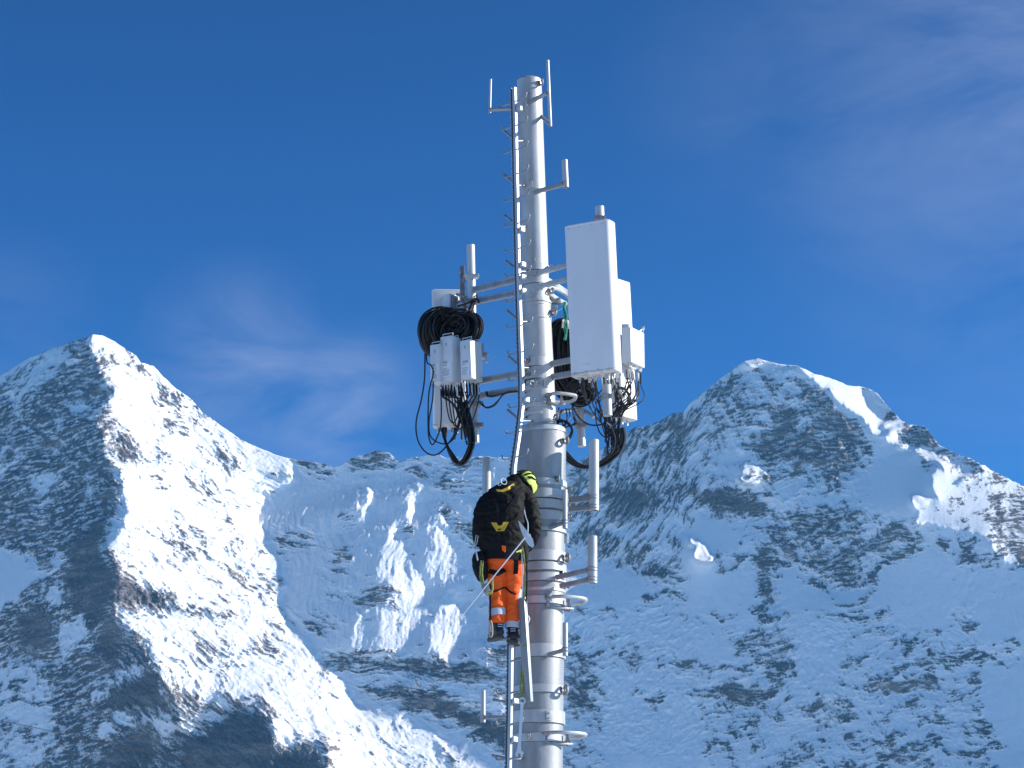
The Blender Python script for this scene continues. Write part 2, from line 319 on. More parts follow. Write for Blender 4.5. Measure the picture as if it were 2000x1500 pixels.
# ================= mountains =================
def rot(x,y,deg,st):
    c,s=math.cos(R(deg)),math.sin(R(deg)); return (x*c+y*s)/st,(-x*s+y*c)
def build_mountains():
    F=build()
    # fine grid: columns in u, rows from the foot to the skyline
    pxs=np.concatenate([np.arange(-2600,-500,22),np.arange(-500,-20,8),np.arange(-20,2020,1.75),np.arange(2020,2600,8),np.arange(2600,4401,22)])
    ncol=len(pxs)
    sy=np.interp(pxs,[p[0] for p in SKY],[p[1] for p in SKY])
    rough_x=np.interp(pxs,[-500,0,170,240,300,560,600,780,1100,1450,1600,1680,1780,2600],[2,1.5,1.2,1.5,3,1.8,3,4,5,1.6,1.2,3.5,5.5,7])
    sy=sy+rough_x*(1.3*fbm(pxs,pxs*0,28,5,5,.62))
    us_=(pxs-1000)/FPX/ (CP-((750-sy)/FPX)*SP)
    vs_top=uv(pxs,sy)[1]
    # keep columns on constant u
    rows_t=np.concatenate([np.linspace(0,1,8)[:-1]*0])
    v0=uv(1000,1530)[1]; vfoot=-.004
    nlow=26; nhi=470
    tl=np.linspace(0,1,nlow,endpoint=False); th=np.linspace(0,1,nhi)
    VV=np.concatenate([vfoot+(v0-vfoot)*tl[:,None]+0*vs_top[None], v0+(vs_top[None]-v0)*th[:,None]],0)
    UU=np.broadcast_to(us_[None],VV.shape).copy()
    def samp(A):
        x=np.clip((UU-us[0])/STEP,0,A.shape[1]-1.001); y=np.clip((VV-vs[0])/STEP,0,A.shape[0]-1.001)
        i=x.astype(int); j=y.astype(int); a=x-i; b=y-j
        return (A[j,i]*(1-a)+A[j,i+1]*a)*(1-b)+(A[j+1,i]*(1-a)+A[j+1,i+1]*a)*b
    Y=samp(F); rk=samp(rock); g=samp(gz)
    vlow=vs[0]; below=np.clip(vlow-VV,0,None); Y=Y-below*Y0*1.3
    X=UU*Y0; Z=VV*Y0; PXf,PYf=topx(UU,VV)
    sm=lambda a,b,x: (lambda t:t*t*(3-2*t))(np.clip((x-a)/(b-a),0,1))
    # domain warp
    wx=fbm(X,Z,180,3,40)*40; wz=fbm(X,Z,180,3,50)*40
    Xw=X+wx; Zw=Z+wz
    # streak directions by region
    w_flank=sm(180,260,PXf)*(1-sm(1060,1160,PXf))
    w_wall=samp(blur(wallm,3))*(1-sm(1080,1160,PXf))
    w_mL=sm(1080,1160,PXf)*(1-sm(1330,1450,PXf))*(1-sm(1050,1180,PYf))
    w_mR=np.clip(sm(1080,1160,PXf)-w_mL,0,1)
    w_n=1-sm(180,260,PXf)
    nf=fbm(*rot(Xw,Zw,-38,4.2),20,6,11,.76)
    nw=fbm(*rot(Xw,Zw,-6,4.2),18,6,21,.76)
    nl=fbm(*rot(Xw,Zw,58,4.2),20,6,31,.76)
    nr=.55*fbm(*rot(Xw,Zw,10,4.0),17,6,61,.76)+.5*fbm(*rot(Xw,Zw,-62,3.4),26,6,66,.74)
    nn=.7*fbm(*rot(Xw,Zw,40,3.0),26,6,71,.76)+.4*fbm(*rot(Xw,Zw,88,2.5),30,5,76,.7)
    ws=w_flank*(1-w_wall)+w_wall+w_mL+w_mR+w_n+1e-6
    n=(w_flank*(1-w_wall)*nf+w_wall*nw+w_mL*nl+w_mR*nr+w_n*nn)/ws
    n=n/n.std()
    # rock bands: steep steps between snow ledges, dipping differently in each part of the range
    def terrace(dip,h,seed):
        c,s_=math.cos(R(dip)),math.sin(R(dip)); q=(Zw*c-Xw*s_)/h+fbm(X,Z,260,3,seed)*1.6+fbm(X,Z,40,3,seed+5)*.35
        f=q-np.floor(q); k=np.floor(q).astype(np.int64)
        w=(_hash(k,k*0+3,seed)/(2*np.pi))           # some bands are tall, some hardly there
        return (sm(0,.08,f)*(1-sm(.34,.46,f)))*(.25+1.1*w), (f-sm(.30,1.0,f))*(.3+w)
    tf=terrace(-38,70,300); tw=terrace(-5,62,310); tm=terrace(6,74,320); tl_=terrace(50,60,330); tn=terrace(14,88,340)
    wn_=[w_flank*(1-w_wall),w_wall,w_mR,w_mL,w_n]
    tb_=sum(w*t[0] for w,t in zip(wn_,(tf,tw,tm,tl_,tn)))/ws; td_=sum(w*t[1] for w,t in zip(wn_,(tf,tw,tm,tl_,tn)))/ws
    clus=fbm(Xw,Zw,150,3,95,.6); clus=clus/clus.std()
    n=.95*n+.22*fbm(X,Z,9,4,91,.7)/.25+.38*clus+(.95+.75*w_mR)*(tb_-.35)
    rkc=np.clip(rk,.004,.996)
    thr=-np.log(rkc/(1-rkc))*.72+.55*sm(.22,.02,rk)
    rmask=sm(-.95,.85,n-thr)
    # powder caught on small holds of the rock
    def along(l,st,octs,seed,gn):
        fs=[fbm(*rot(X+wx*.5,Z+wz*.5,dg,st),l,octs,seed+i*7,gn) for i,dg in enumerate((-38,-5,6,60,16))]
        o=(w_flank*(1-w_wall)*fs[0]+w_wall*fs[1]+w_mR*fs[2]+w_mL*fs[3]+w_n*fs[4])/ws
        return o/o.std()
    pw=along(8,4.5,4,410,.75)+.35*fbm(*rot(X,Z,-60,3),12,4,440,.72)/.25; pw=pw/pw.std()
    rmask=rmask*(1-sm(-.3,1.4,pw)*(.86-.10*w_n)*(1-.40*sm(.5,.92,rk)*(1-w_n))*sm(1.02,.93,rk))
    # relief
    rg=fbm(*rot(Xw,Zw,78,1.8),110,7,120,.56,True)
    fine=fbm(Xw,Zw,26,5,140,.6)
    amp=.14+rk*1.0
    flute=4.2*fbm(*rot(Xw,Zw,78,3.2),17,4,520,.66)*w_wall+1.6*fbm(*rot(Xw,Zw,-38,3.5),16,3,530,.6)*w_flank*(1-w_wall)+1.2*fbm(*rot(Xw,Zw,75,4.0),20,3,540,.6)*w_mR
    flute=flute+w_flank*(1-w_wall)*(6.5*(fbm(*rot(Xw,Zw,-42,2.6),62,4,560,.55,True)-.45)+3.5*fbm(*rot(Xw,Zw,30,2),30,3,570,.6))
    disp=(rg-.45)*13*amp+fine*5*(.10+rk)+n*2.0*(.10+rk)+(rmask-rk)*3.0-(td_-td_.mean())*11*(.15+rk)+flute
    # vertical cliffs: fluted pillars
    cl=sm(.3,.18,g)
    disp=disp+cl*6*np.abs(fbm(Xw,Zw/5,22,4,160,.6))
    edge=sm(1.0,.985,(VV-vfoot)/(vs_top[None]-vfoot))
    ice=np.zeros(PXf.shape)
    for (x0,x1,y0,y1) in ((1090,1370,1195,1290),(1160,1420,1300,1480),(1535,1655,1205,1350),(512,605,1000,1045),(1820,1880,905,945)):
        ice=np.maximum(ice,sm(x0-25,x0+25,PXf)*sm(x1+25,x1-25,PXf)*sm(y0-20,y0+20,PYf)*sm(y1+20,y1-20,PYf))
    disp=disp+ice*(7*(np.abs(fbm(*rot(Xw,Zw,20,1.6),20,4,610,.6))-.15)+3*fbm(*rot(X,Z,75,2.5),11,3,620,.6))
    litw=np.clip(samp(blur(lit,5))*3.5,0,1)*sm(1520,1560,PXf); disp=disp*(1-.8*litw)
    Y=Y-disp*(.35+.65*edge)
    # back side: slopes away behind the skyline
    nb=12; Yb=[];Ub=[];Vb=[]
    for k in range(1,nb+1):
        d=8*1.75**k
        zt=VV[-1]*Y[-1]; xt=UU[-1]*Y[-1]
        yk=Y[-1]+d; zk=np.maximum(zt-d*.75-2, -60)
        Yb.append(yk);Ub.append(xt/yk);Vb.append(zk/yk)
    Yall=np.concatenate([Y,np.array(Yb)],0); Uall=np.concatenate([UU,np.array(Ub)],0); Vall=np.concatenate([VV,np.array(Vb)],0)
    rm=np.concatenate([rmask,np.repeat(rmask[-1:],nb,0)],0)
    ny,nx=Yall.shape
    co=np.empty((ny*nx,3),np.float32); co[:,0]=(Uall*Yall).ravel(); co[:,1]=Yall.ravel(); co[:,2]=(Vall*Yall).ravel()+EYE
    me=bpy.data.meshes.new("mountains"); me.vertices.add(ny*nx); me.vertices.foreach_set('co',co.ravel())
    idx=np.arange(ny*nx,dtype=np.int32).reshape(ny,nx)
    q=np.stack([idx[:-1,:-1],idx[:-1,1:],idx[1:,1:],idx[1:,:-1]],-1).reshape(-1,4)
    me.loops.add(q.size); me.loops.foreach_set('vertex_index',q.ravel()); me.polygons.add(len(q))
    me.polygons.foreach_set('loop_start',np.arange(0,q.size,4,dtype=np.int32)); me.polygons.foreach_set('loop_total',np.full(len(q),4,np.int32))
    me.polygons.foreach_set('use_smooth',np.ones(len(q),bool))
    at_=me.attributes.new('rock','FLOAT','POINT'); at_.data.foreach_set('value',rm.ravel().astype(np.float32))
    me.update(); me.validate()
    o=bpy.data.objects.new("mountains",me); C.objects.link(o)
    m=bpy.data.materials.new("snow and rock"); m.use_nodes=True; nt=m.node_tree; b=nt.nodes['Principled BSDF']; L=nt.links.new
    N=nt.nodes.new
    geo=N('ShaderNodeNewGeometry'); a=N('ShaderNodeAttribute'); a.attribute_name='rock'
    n1=N('ShaderNodeTexNoise'); n1.inputs['Scale'].default_value=.3; n1.inputs['Detail'].default_value=5; n1.inputs['Roughness'].default_value=.7
    L(geo.outputs['Position'],n1.inputs['Vector'])
    ma=N('ShaderNodeMath'); ma.operation='MULTIPLY_ADD'; L(n1.outputs['Fac'],ma.inputs[0]); ma.inputs[1].default_value=1.3; ma.inputs[2].default_value=-.65
    ad=N('ShaderNodeMath'); ad.operation='ADD'; L(a.outputs['Fac'],ad.inputs[0]); L(ma.outputs[0],ad.inputs[1])
    mr=N('ShaderNodeMapRange'); mr.inputs['From Min'].default_value=.12; mr.inputs['From Max'].default_value=.92; L(ad.outputs[0],mr.inputs['Value'])
    # rock colours: strata
    mp=N('ShaderNodeMapping'); mp.inputs['Scale'].default_value=(.004,.004,.02); mp.inputs['Rotation'].default_value=(0,R(12),0); L(geo.outputs['Position'],mp.inputs['Vector'])
    n2=N('ShaderNodeTexNoise'); n2.inputs['Scale'].default_value=1.5; n2.inputs['Detail'].default_value=8; n2.inputs['Roughness'].default_value=.65; L(mp.outputs[0],n2.inputs['Vector'])
    rp=N('ShaderNodeValToRGB'); e=rp.color_ramp.elements; e[0].position=.3; e[0].color=(.045,.041,.052,1); e[1].position=.72; e[1].color=(.30,.245,.205,1)
    e2=rp.color_ramp.elements.new(.5); e2.color=(.10,.09,.098,1)
    L(n2.outputs['Fac'],rp.inputs['Fac'])
    mx=N('ShaderNodeMix'); mx.data_type='RGBA'; L(mr.outputs[0],mx.inputs['Factor']); mx.inputs['A'].default_value=(.89,.90,.915,1); L(rp.outputs['Color'],mx.inputs['B'])
    L(mx.outputs['Result'],b.inputs['Base Color']); b.inputs['Roughness'].default_value=.8; b.inputs['Specular IOR Level'].default_value=.2
    bp=N('ShaderNodeBump'); bp.inputs['Strength'].default_value=.5; bp.inputs['Distance'].default_value=3.0; L(n1.outputs['Fac'],bp.inputs['Height']); L(bp.outputs['Normal'],b.inputs['Normal'])
    me.materials.append(m)
    tag(o,'two snowy rock peaks joined by a steep glaciated wall','mountain',kind='structure')
    return o
build_mountains()
# snow ground reaching to the mountains
bm=bmesh.new()
n=60
def gh(x,y): return -.0 + 6*math.sin(x*.0011+1)*math.cos(y*.0013)*min(1,max(0,(math.hypot(x,y)-60)/800)) - 20*min(1,max(0,(math.hypot(x,y)-120)/2500))
gx_=[math.copysign(abs(t)**3*16000,t) for t in np.linspace(-1,1,n+1)]
gy_=[math.copysign(abs(t)**3*16000,t) for t in np.linspace(-1,1,n+1)]
vsx=[[bm.verts.new((x,y+10,gh(x,y+10))) for x in gx_] for y in gy_]
for j in range(n):
    for i in range(n):
        f=bm.faces.new((vsx[j][i],vsx[j][i+1],vsx[j+1][i+1],vsx[j+1][i])); f.smooth=True
me=bpy.data.meshes.new("ground"); bm.to_mesh(me); bm.free()
g_=bpy.data.objects.new("ground",me); C.objects.link(g_); me.materials.append(mat("ground snow",(.80,.83,.87),.8,bump=.4,bscale=1.5,var=.06,vscale=.3))
tag(g_,'snow covered ground below the mast','snow ground',kind='structure')
# ================= gear helpers =================
random.seed(4)
K=25/CP/FPX*1.0                 # metres per photo pixel at the mast
class MB:
    def __init__(s): s.bm=bmesh.new()
    def _frame(s,d):
        d=d.normalized(); up=Vector((0,0,1)) if abs(d.z)<.95 else Vector((0,1,0))
        x=d.cross(up).normalized(); y=x.cross(d).normalized(); return x,y
    def rings(s,rings,cap=True,closed=False):
        bm=s.bm; vs=[[bm.verts.new(p) for p in r] for r in rings]; n=len(vs[0])
        m=len(vs)
        for k in range(m if closed else m-1):
            a=vs[k];b=vs[(k+1)%m]
            for i in range(n): bm.faces.new((a[i],a[(i+1)%n],b[(i+1)%n],b[i]))
        if cap and not closed:
            bm.faces.new(vs[0][::-1]); bm.faces.new(vs[-1])
        return s
    def tube(s,a,b,r0,r1=None,seg=20,cap=True):
        r1=r0 if r1 is None else r1; a=Vector(a);b=Vector(b); x,y=s._frame(b-a)
        R_=lambda c,r:[c+x*(math.cos(t)*r)+y*(math.sin(t)*r) for t in [2*math.pi*i/seg for i in range(seg)]]
        return s.rings([R_(a,r0),R_(b,r1)],cap)
    def path(s,pts,r,seg=8,closed=False,radii=None):
        pts=[Vector(p) for p in pts]; n=len(pts); rings=[]; prev=None
        for i,p in enumerate(pts):
            if closed: d=pts[(i+1)%n]-pts[i-1]
            else: d=pts[min(i+1,n-1)]-pts[max(i-1,0)]
            d.normalize()
            if prev is None: x,y=s._frame(d)
            else:
                x=(prev-d*prev.dot(d)).normalized(); y=x.cross(d)*-1
                y=d.cross(x)
            prev=x; y=d.cross(x)
            rr=radii[i] if radii else r
            rings.append([p+x*(math.cos(t)*rr)+y*(math.sin(t)*rr) for t in [2*math.pi*k/seg for k in range(seg)]])
        return s.rings(rings,True,closed)
    def box(s,c,ax,ay,az,hx,hy,hz,bev=0):
        c=Vector(c); ax=Vector(ax).normalized();ay=Vector(ay).normalized();az=Vector(az).normalized()
        v={}
        for i in (-1,1):
            for j in (-1,1):
                for k in (-1,1): v[i,j,k]=s.bm.verts.new(c+ax*(i*hx)+ay*(j*hy)+az*(k*hz))
        fs=[]
        for q in (((-1,-1,-1),(-1,1,-1),(1,1,-1),(1,-1,-1)),((-1,-1,1),(1,-1,1),(1,1,1),(-1,1,1)),((-1,-1,-1),(1,-1,-1),(1,-1,1),(-1,-1,1)),((-1,1,-1),(-1,1,1),(1,1,1),(1,1,-1)),((-1,-1,-1),(-1,-1,1),(-1,1,1),(-1,1,-1)),((1,-1,-1),(1,1,-1),(1,1,1),(1,-1,1))):
            fs.append(s.bm.faces.new([v[t] for t in q]))
        if bev:
            es=set(e for f in fs for e in f.edges)
            bmesh.ops.bevel(s.bm,geom=list(es),offset=bev,segments=2,affect='EDGES',profile=.6)
        return s
    def bar(s,a,b,w,h,bev=0):
        """square bar from a to b, w wide, h high"""
        a=Vector(a);b=Vector(b); d=(b-a); x,y=s._frame(d)
        return s.box((a+b)/2,x,y,d,w/2,h/2,d.length/2,bev)
    def torus(s,c,n,R_,r,seg=20,sg=8,arc=None):
        c=Vector(c); x,y=s._frame(Vector(n))
        return s.path([c+x*math.cos(t)*R_+y*math.sin(t)*R_ for t in [2*math.pi*i/seg for i in range(seg)]],r,sg,True)
    def slab(s,foot,a,b,bev=.01):
        """footprint outline (list of (x,y) offsets) carried from a up to b, edges eased"""
        a=Vector(a);b=Vector(b); d=b-a; n=d.normalized()
        def ring(c,k): return [c+Vector((x*k,y*k,0)) for x,y in foot]
        m=max(math.hypot(x,y) for x,y in foot)
        ks=[1-bev/m*1.0,1-bev/m*.3,1]
        rr=[ring(a,ks[0]),ring(a+n*bev*.3,ks[1]),ring(a+n*bev,1),ring(b-n*bev,1),ring(b-n*bev*.3,ks[1]),ring(b,ks[0])]
        return s.rings(rr)
    def build(s,name,m,parent=None,smooth=True,angle=35):
        bmesh.ops.recalc_face_normals(s.bm,faces=s.bm.faces)
        me=bpy.data.meshes.new(name); s.bm.to_mesh(me); s.bm.free()
        if smooth:
            me.polygons.foreach_set('use_smooth',[True]*len(me.polygons))
            me.set_sharp_from_angle(angle=R(angle))
        me.materials.append(m); o=bpy.data.objects.new(name,me); C.objects.link(o)
        if parent: 
            o.parent=parent; o.matrix_parent_inverse=Matrix.Translation(-parent.location)
        return o
def thing(name,loc,label,cat,group=None):
    o=bpy.data.objects.new(name,None); o.empty_display_size=.1; C.objects.link(o); o.location=loc
    return tag(o,label,cat,group)
def smooth_pts(P,n=6,closed=False):
    P=[Vector(p) for p in P]; out=[]; m=len(P)
    g=lambda i: P[i%m] if closed else P[min(max(i,0),m-1)]
    for i in range(m if closed else m-1):
        p0,p1,p2,p3=g(i-1),g(i),g(i+1),g(i+2)
        for k in range(n):
            t=k/n; out.append(.5*((2*p1)+(p2-p0)*t+(2*p0-5*p1+4*p2-p3)*t*t+(3*p1-p0-3*p2+p3)*t**3))
    if not closed: out.append(P[-1])
    return out
def yaw_foot(w,d,yaw,rad=.0,seg=5):
    """rectangle w by d with rounded corners; yaw>0 turns its right end towards the camera"""
    c,s=math.cos(yaw),math.sin(yaw); pts=[]
    hx,hy=w/2-rad,d/2-rad
    for (sx,sy,a0) in ((1,1,0),(-1,1,90),(-1,-1,180),(1,-1,270)):
        for k in range(seg if rad else 1):
            a=R(a0+(90*k/(seg-1) if rad else 0)); x=sx*hx+rad*math.cos(a)*(1 if rad else 0); y=sy*hy+rad*math.sin(a)
            pts.append((x*c+y*s,-x*s+y*c))
    return pts
M={}
M['galv']=mat('galvanised steel',(.48,.50,.51),.45,.25,.5,bump=.15,bscale=18,var=.28,vscale=7,streak=.25)
M['galv2']=mat('dull galvanised steel',(.31,.325,.34),.5,.25,.5,bump=.2,bscale=25,var=.30,vscale=8,streak=.2)
M['cast']=mat('weathered steel fittings',(.36,.36,.37),.5,.5,.5,bump=.3,bscale=60,var=.45,vscale=20)
M['band_shadow']=mat('dark band shadow',(.10,.10,.11),.8)  # dark colour standing in for shade below the clamp bands
M['white']=mat('white radome plastic',(.69,.70,.71),.38,0,.5,var=.09,vscale=5,streak=.22,bump=.05,bscale=6)
M['grey']=mat('light grey radio housing',(.62,.65,.67),.45,0,.5,var=.08,vscale=6)
M['fin']=mat('radio cooling fins',(.45,.47,.5),.4,.2)
M['black']=mat('black cable rubber',(.009,.009,.011),.5,0,.5)
M['ink']=mat('printed label ink',(.28,.30,.33),.6)
M['paper']=mat('pale sticker',(.70,.73,.76),.5)
M['tan']=mat('tan webbing',(.42,.30,.20),.8)
M['green']=mat('green rope',(.02,.22,.16),.8,bump=.5,bscale=200)
M['yellowrope']=mat('yellow green rope',(.40,.42,.10),.8,bump=.6,bscale=300,col2=(.12,.15,.05),vscale=80)
M['chrome']=mat('polished tool steel',(.62,.64,.66),.3,.25)
M['brass']=mat('connector metal',(.62,.55,.48),.3,.8)
AX=[(158,1033.5),(500,1044),(590,1047.5),(838,1052.5)]
def ax_px(py): 
    if py<838: return float(np.interp(py,[a[0] for a in AX],[a[1] for a in AX]))
    return 1059.5+(py-838)*(1049.5-1059.5)/662
def axis(py): return at(ax_px(py),py,25)
def rad(py): return float(np.interp(py,[158,590,591,837,838,1500],[.135,.142,.149,.152,.252,.260]))
def ring_band(mb,py,h_px,extra,t=.004,seg=48):
    c=axis(py); r=rad(py)+extra; h=h_px*K/2
    z=Vector((0,0,1)); R_=lambda rr,dz:[c+Vector((math.cos(a)*rr,math.sin(a)*rr,dz)) for a in [2*math.pi*i/seg for i in range(seg)]]
    mb.rings([R_(rad(py)-.01,-h),R_(r-.002,-h),R_(r,-h+.003),R_(r,h-.003),R_(r-.002,h),R_(rad(py)-.01,h)],cap=False)
    return mb
# ---------------- the mast ----------------
base=axis(1500)+(axis(1500)-axis(900))*(axis(1500).z/(axis(900).z-axis(1500).z))
mast=thing('antenna_mast',(base.x,base.y,0),'tall galvanised steel tube mast stepping to a thinner top, carrying the antennas','antenna mast')
b=MB(); b.tube(base,axis(838),.262,.252,64); b.build('lower_tube',M['galv2'],mast)
b=MB(); b.tube(axis(838)-Vector((0,0,.05)),axis(588),.152,.149,48); b.build('middle_tube',M['galv'],mast)
b=MB(); b.tube(axis(590),axis(158),.142,.135,48,cap=False)
tp=axis(158); b.rings([[tp+Vector((math.cos(a)*.135*k,math.sin(a)*.135*k,dz)) for a in [2*math.pi*i/48 for i in range(48)]] for k,dz in ((1,0),(.93,.012),(.75,.022),(.4,.03),(.02,.033))],cap=True)
b.build('upper_tube',M['galv'],mast)
b=MB(); c=axis(840)
b.rings([[c+Vector((math.cos(a)*r,math.sin(a)*r,dz)) for a in [2*math.pi*i/64 for i in range(64)]] for r,dz in ((.15,-.02),(.252,-.05),(.262,-.045),(.265,-.02),(.255,.0),(.20,.012),(.153,.05),(.15,.06))],cap=False)
b.build('shoulder_cone',M['galv'],mast)
# clamp bands: (row, height px, how proud)
for py,h,e in [(196,6,.003),(372,9,.006),(527,14,.010),(553,13,.010),(592,5,.012),(598,5,.006),(624,6,.010),(712,18,.008),(738,14,.008),(762,9,.006),(796,9,.014),(812,6,.006),
               (949,12,.012),(972,18,.020),(992,17,.020),(1014,18,.020),(1041,7,.010),(1092,20,.014),(1113,15,.016),(1134,14,.016),(1157,6,.008),(1178,14,.014),
               (1276,24,.014),(1350,15,.014),(1404,24,.016),(1445,15,.016)]:
    b=MB(); ring_band(b,py,h,e); b.build('clamp_band',M['galv'],mast,angle=18)
# thin dark rings: the shadow line under each clamp band, put in as colour
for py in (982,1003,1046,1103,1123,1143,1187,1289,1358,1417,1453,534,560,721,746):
    b=MB(); ring_band(b,py,1.3,.003); b.build('shadow_ring',M['band_shadow'],mast,angle=18)
def on_mast(py,ang,off=0.0):
    """point on the tube surface; ang 0 = towards the camera, 90 = photo right"""
    r=rad(py)+off; a=R(ang); return axis(py)+Vector((math.sin(a)*r,-math.cos(a)*r,0))
def eye_bolt(py,ang,s=.042,off=.015):
    p=on_mast(py,ang,0); a=R(ang); n=Vector((math.sin(a),-math.cos(a),0)); t=Vector((math.cos(a),math.sin(a),0))
    b=MB(); b.tube(p-n*.01,p+n*(off+.02),.017,.017,12); b.tube(p+n*.004,p+n*.016,.034,.03,16)
    b.torus(p+n*(off+s*.9),t*.6+n*.5,s*.75,s*.3,18,8); b.build('lifting_eye',M['cast'],mast)
for py,ang,s in [(169,48,.040),(529,62,.040),(572,66,.036),(614,70,.042),(710,-38,.028),(738,-38,.028),(757,-20,.03),(868,56,.046),(817,70,.036),(945,36,.036),(956,86,.03),(988,80,.022),(1010,82,.03),(1095,60,.055),(1146,76,.032),(1190,82,.034),(1352,58,.058),(1452,84,.034),(1218,-28,.055)]:
    eye_bolt(py,ang,s)
def plate(py,ang,w,h,d=.012,name='bolt_plate',m='galv'):
    p=on_mast(py,ang,d+.012); a=R(ang); n=Vector((math.sin(a),-math.cos(a),0)); t=Vector((math.cos(a),math.sin(a),0))
    b=MB(); b.box(p,t,n,(0,0,1),w/2,d/2,h/2,.003)
    for k in (-1,1): b.tube(p+Vector((0,0,k*h*.25)),p+n*.022+Vector((0,0,k*h*.25)),.009,.009,8)
    b.build(name,M[m],mast)
for a in [(197,6,.045,.10),(369,-8,.05,.075),(516,-3,.035,.045),(542,-3,.035,.045),(1052,82,.07,.10),(1404,22,.06,.10),(1276,-80,.07,.12),(1445,-20,.05,.07),(978,78,.05,.06),(1128,60,.06,.09),(1176,20,.05,.07),(588,0,.05,.05),(568,20,.05,.08),(757,30,.07,.06),(757,-8,.05,.05),(790,20,.05,.05),(212,-15,.03,.06)]:
    plate(a[0],a[1],a[2],a[3])
# horizontal D-shaped hoops clamped to the mast
def hoop(py,x0,x1,lab):
    c=axis(py)
    w=(x1-ax_px(py))*K
    a0=at(x0,py-12,25-rad(py)*.93); z=a0.z
    r=rad(py)+.05
    pts=[Vector((a0.x,a0.y,z)),Vector((c.x+w*.55,c.y-r*.9,z)),Vector((c.x+w*.92,c.y-r*.55,z)),Vector((c.x+w,c.y-.05,z)),Vector((c.x+w*.94,c.y+.12,z)),Vector((c.x+w*.7,c.y+.2,z)),Vector((c.x+r*.7,c.y+.17,z))]
    h=thing('hoop_bracket',pts[0],lab,'hoop bracket','steel hoops clamped around the mast')
    b=MB(); b.path(smooth_pts(pts,8),.019,10); b.build('hoop',M['galv'],h)
    b=MB(); b.bar(a0+Vector((.0,-.01,.0)),a0+Vector((0,-.01,-.11)),.035,.03,.004); b.tube(a0+Vector((-.03,-.02,-.01)),a0+Vector((.03,-.02,-.01)),.02,.02,10)
    b.bar(a0+Vector((0,-.01,-.10)),Vector((c.x+w*.72,c.y-.1,z-.10)),.03,.02,.003)
    b.bar(Vector((c.x+w*.62,c.y-.12,z-.10)),Vector((c.x+w*.62,c.y-.12,z-.0)),.03,.03,.003)
    b.build('bracket',M['cast'],h)
hoop(782,1072,1124,'uppermost steel hoop, clamped to the mast just under the cable coil')
hoop(1178,1070,1142,'middle steel hoop, clamped to the thick mast beside the climber boots')
hoop(1443,1066,1140,'lowest steel hoop, clamped to the mast near the foot of the photo')
# ---------------- pipe brackets ----------------
def pipe_bracket(label,up,arms,r,Yu,parent_loc=None,cap=True):
    """up=(x0,y0,x1,y1) upright pipe; arms=[(x0,y0,Y0,x1,y1,Y1,kind,size)]"""
    a=at(up[0],up[1],Yu); b_=at(up[2],up[3],Yu)
    t=thing('pipe_bracket',b_,label,'pipe bracket','short pipe holders on the mast')
    b=MB()
    d=(a-b_).normalized()
    b.tube(b_,a,r,r,24,cap=False)
    # open pipe end rim and a closed, slightly domed top
    x,y=b._frame(d)
    R_=lambda c,rr:[c+x*(math.cos(q)*rr)+y*(math.sin(q)*rr) for q in [2*math.pi*i/24 for i in range(24)]]
    b.rings([R_(a,r),R_(a+d*r*.12,r*.9),R_(a+d*r*.2,r*.5),R_(a+d*r*.22,r*.05)],cap=True)
    b.rings([R_(b_,r),R_(b_,r*.82),R_(b_+d*.05,r*.8)],cap=False)
    b.build('upright_pipe',M['galv'],t)
    for x0,y0,Y0_,x1,y1,Y1_,kind,s in arms:
        b=MB(); p=at(x0,y0,Y0_);q=at(x1,y1,Y1_)
        if kind=='round': b.tube(p,q,s,s,14)
        else: b.bar(p,q,s*1.6,s*2,.003)
        b.build('arm',M['galv2'],t)
        if r>.024:
            b=MB(); 
            for dz in (-.016,.016): b.torus(Vector((q.x,Yu,q.z+dz)),(0,0,1),r+.004,.006,18,6)
            b.build('u_bolt',M['cast'],t)
    return t
pipe_bracket('long thin upright pipe on two arms, rising above the mast top on its right',(1069.5,118,1075,247),[(1036,199,24.86,1068,182,24.72,'round',.024),(1056,226,24.95,1073,242,24.72,'round',.019)],.018,24.72)
pipe_bracket('thin upright pipe on a single arm left of the mast top',(958,155,956.5,221),[(1004,212,25.12,956,214,25.3,'round',.021)],.015,25.3)
pipe_bracket('short upright pipe on a flat arm, alone right of the thin upper mast',(1103,313,1105.5,366),[(1046,375,24.86,1103,359,24.62,'bar',.022)],.031,24.6)
pipe_bracket('longest thick upright pipe, on two flat arms right of the climber helmet',(1160,860,1160,997),[(1112,977,24.9,1158,972,24.82,'bar',.030),(1112,995,24.9,1158,991,24.82,'bar',.026)],.052,24.8)
pipe_bracket('slim short pipe hugging the mast edge level with the climber back',(1103.5,957,1103.5,1032),[(1070,1032,24.76,1103,1021,24.78,'bar',.018)],.025,24.73)
pipe_bracket('thick upright pipe on two arms, right of the orange trousers',(1157,1048,1157,1139),[(1086,1128,24.76,1156,1112,24.6,'bar',.024),(1094,1145,24.76,1156,1131,24.6,'bar',.024)],.050,24.6)
pipe_bracket('slim short pipe hugging the mast edge below the middle hoop',(1104,1217,1104,1281),[(1066,1280,24.76,1104,1269,24.72,'bar',.020)],.027,24.7)
pipe_bracket('upright pipe rising behind the climber left shoulder',(950.5,895,950.5,992),[(1010,984,25.2,951,988,25.45,'bar',.024)],.047,25.45)
pipe_bracket('short pipe on one arm, lowest at the left of the ladder',(943.5,1349,943.5,1411),[(996,1400,25.1,944,1401,25.4,'bar',.016)],.026,25.4)
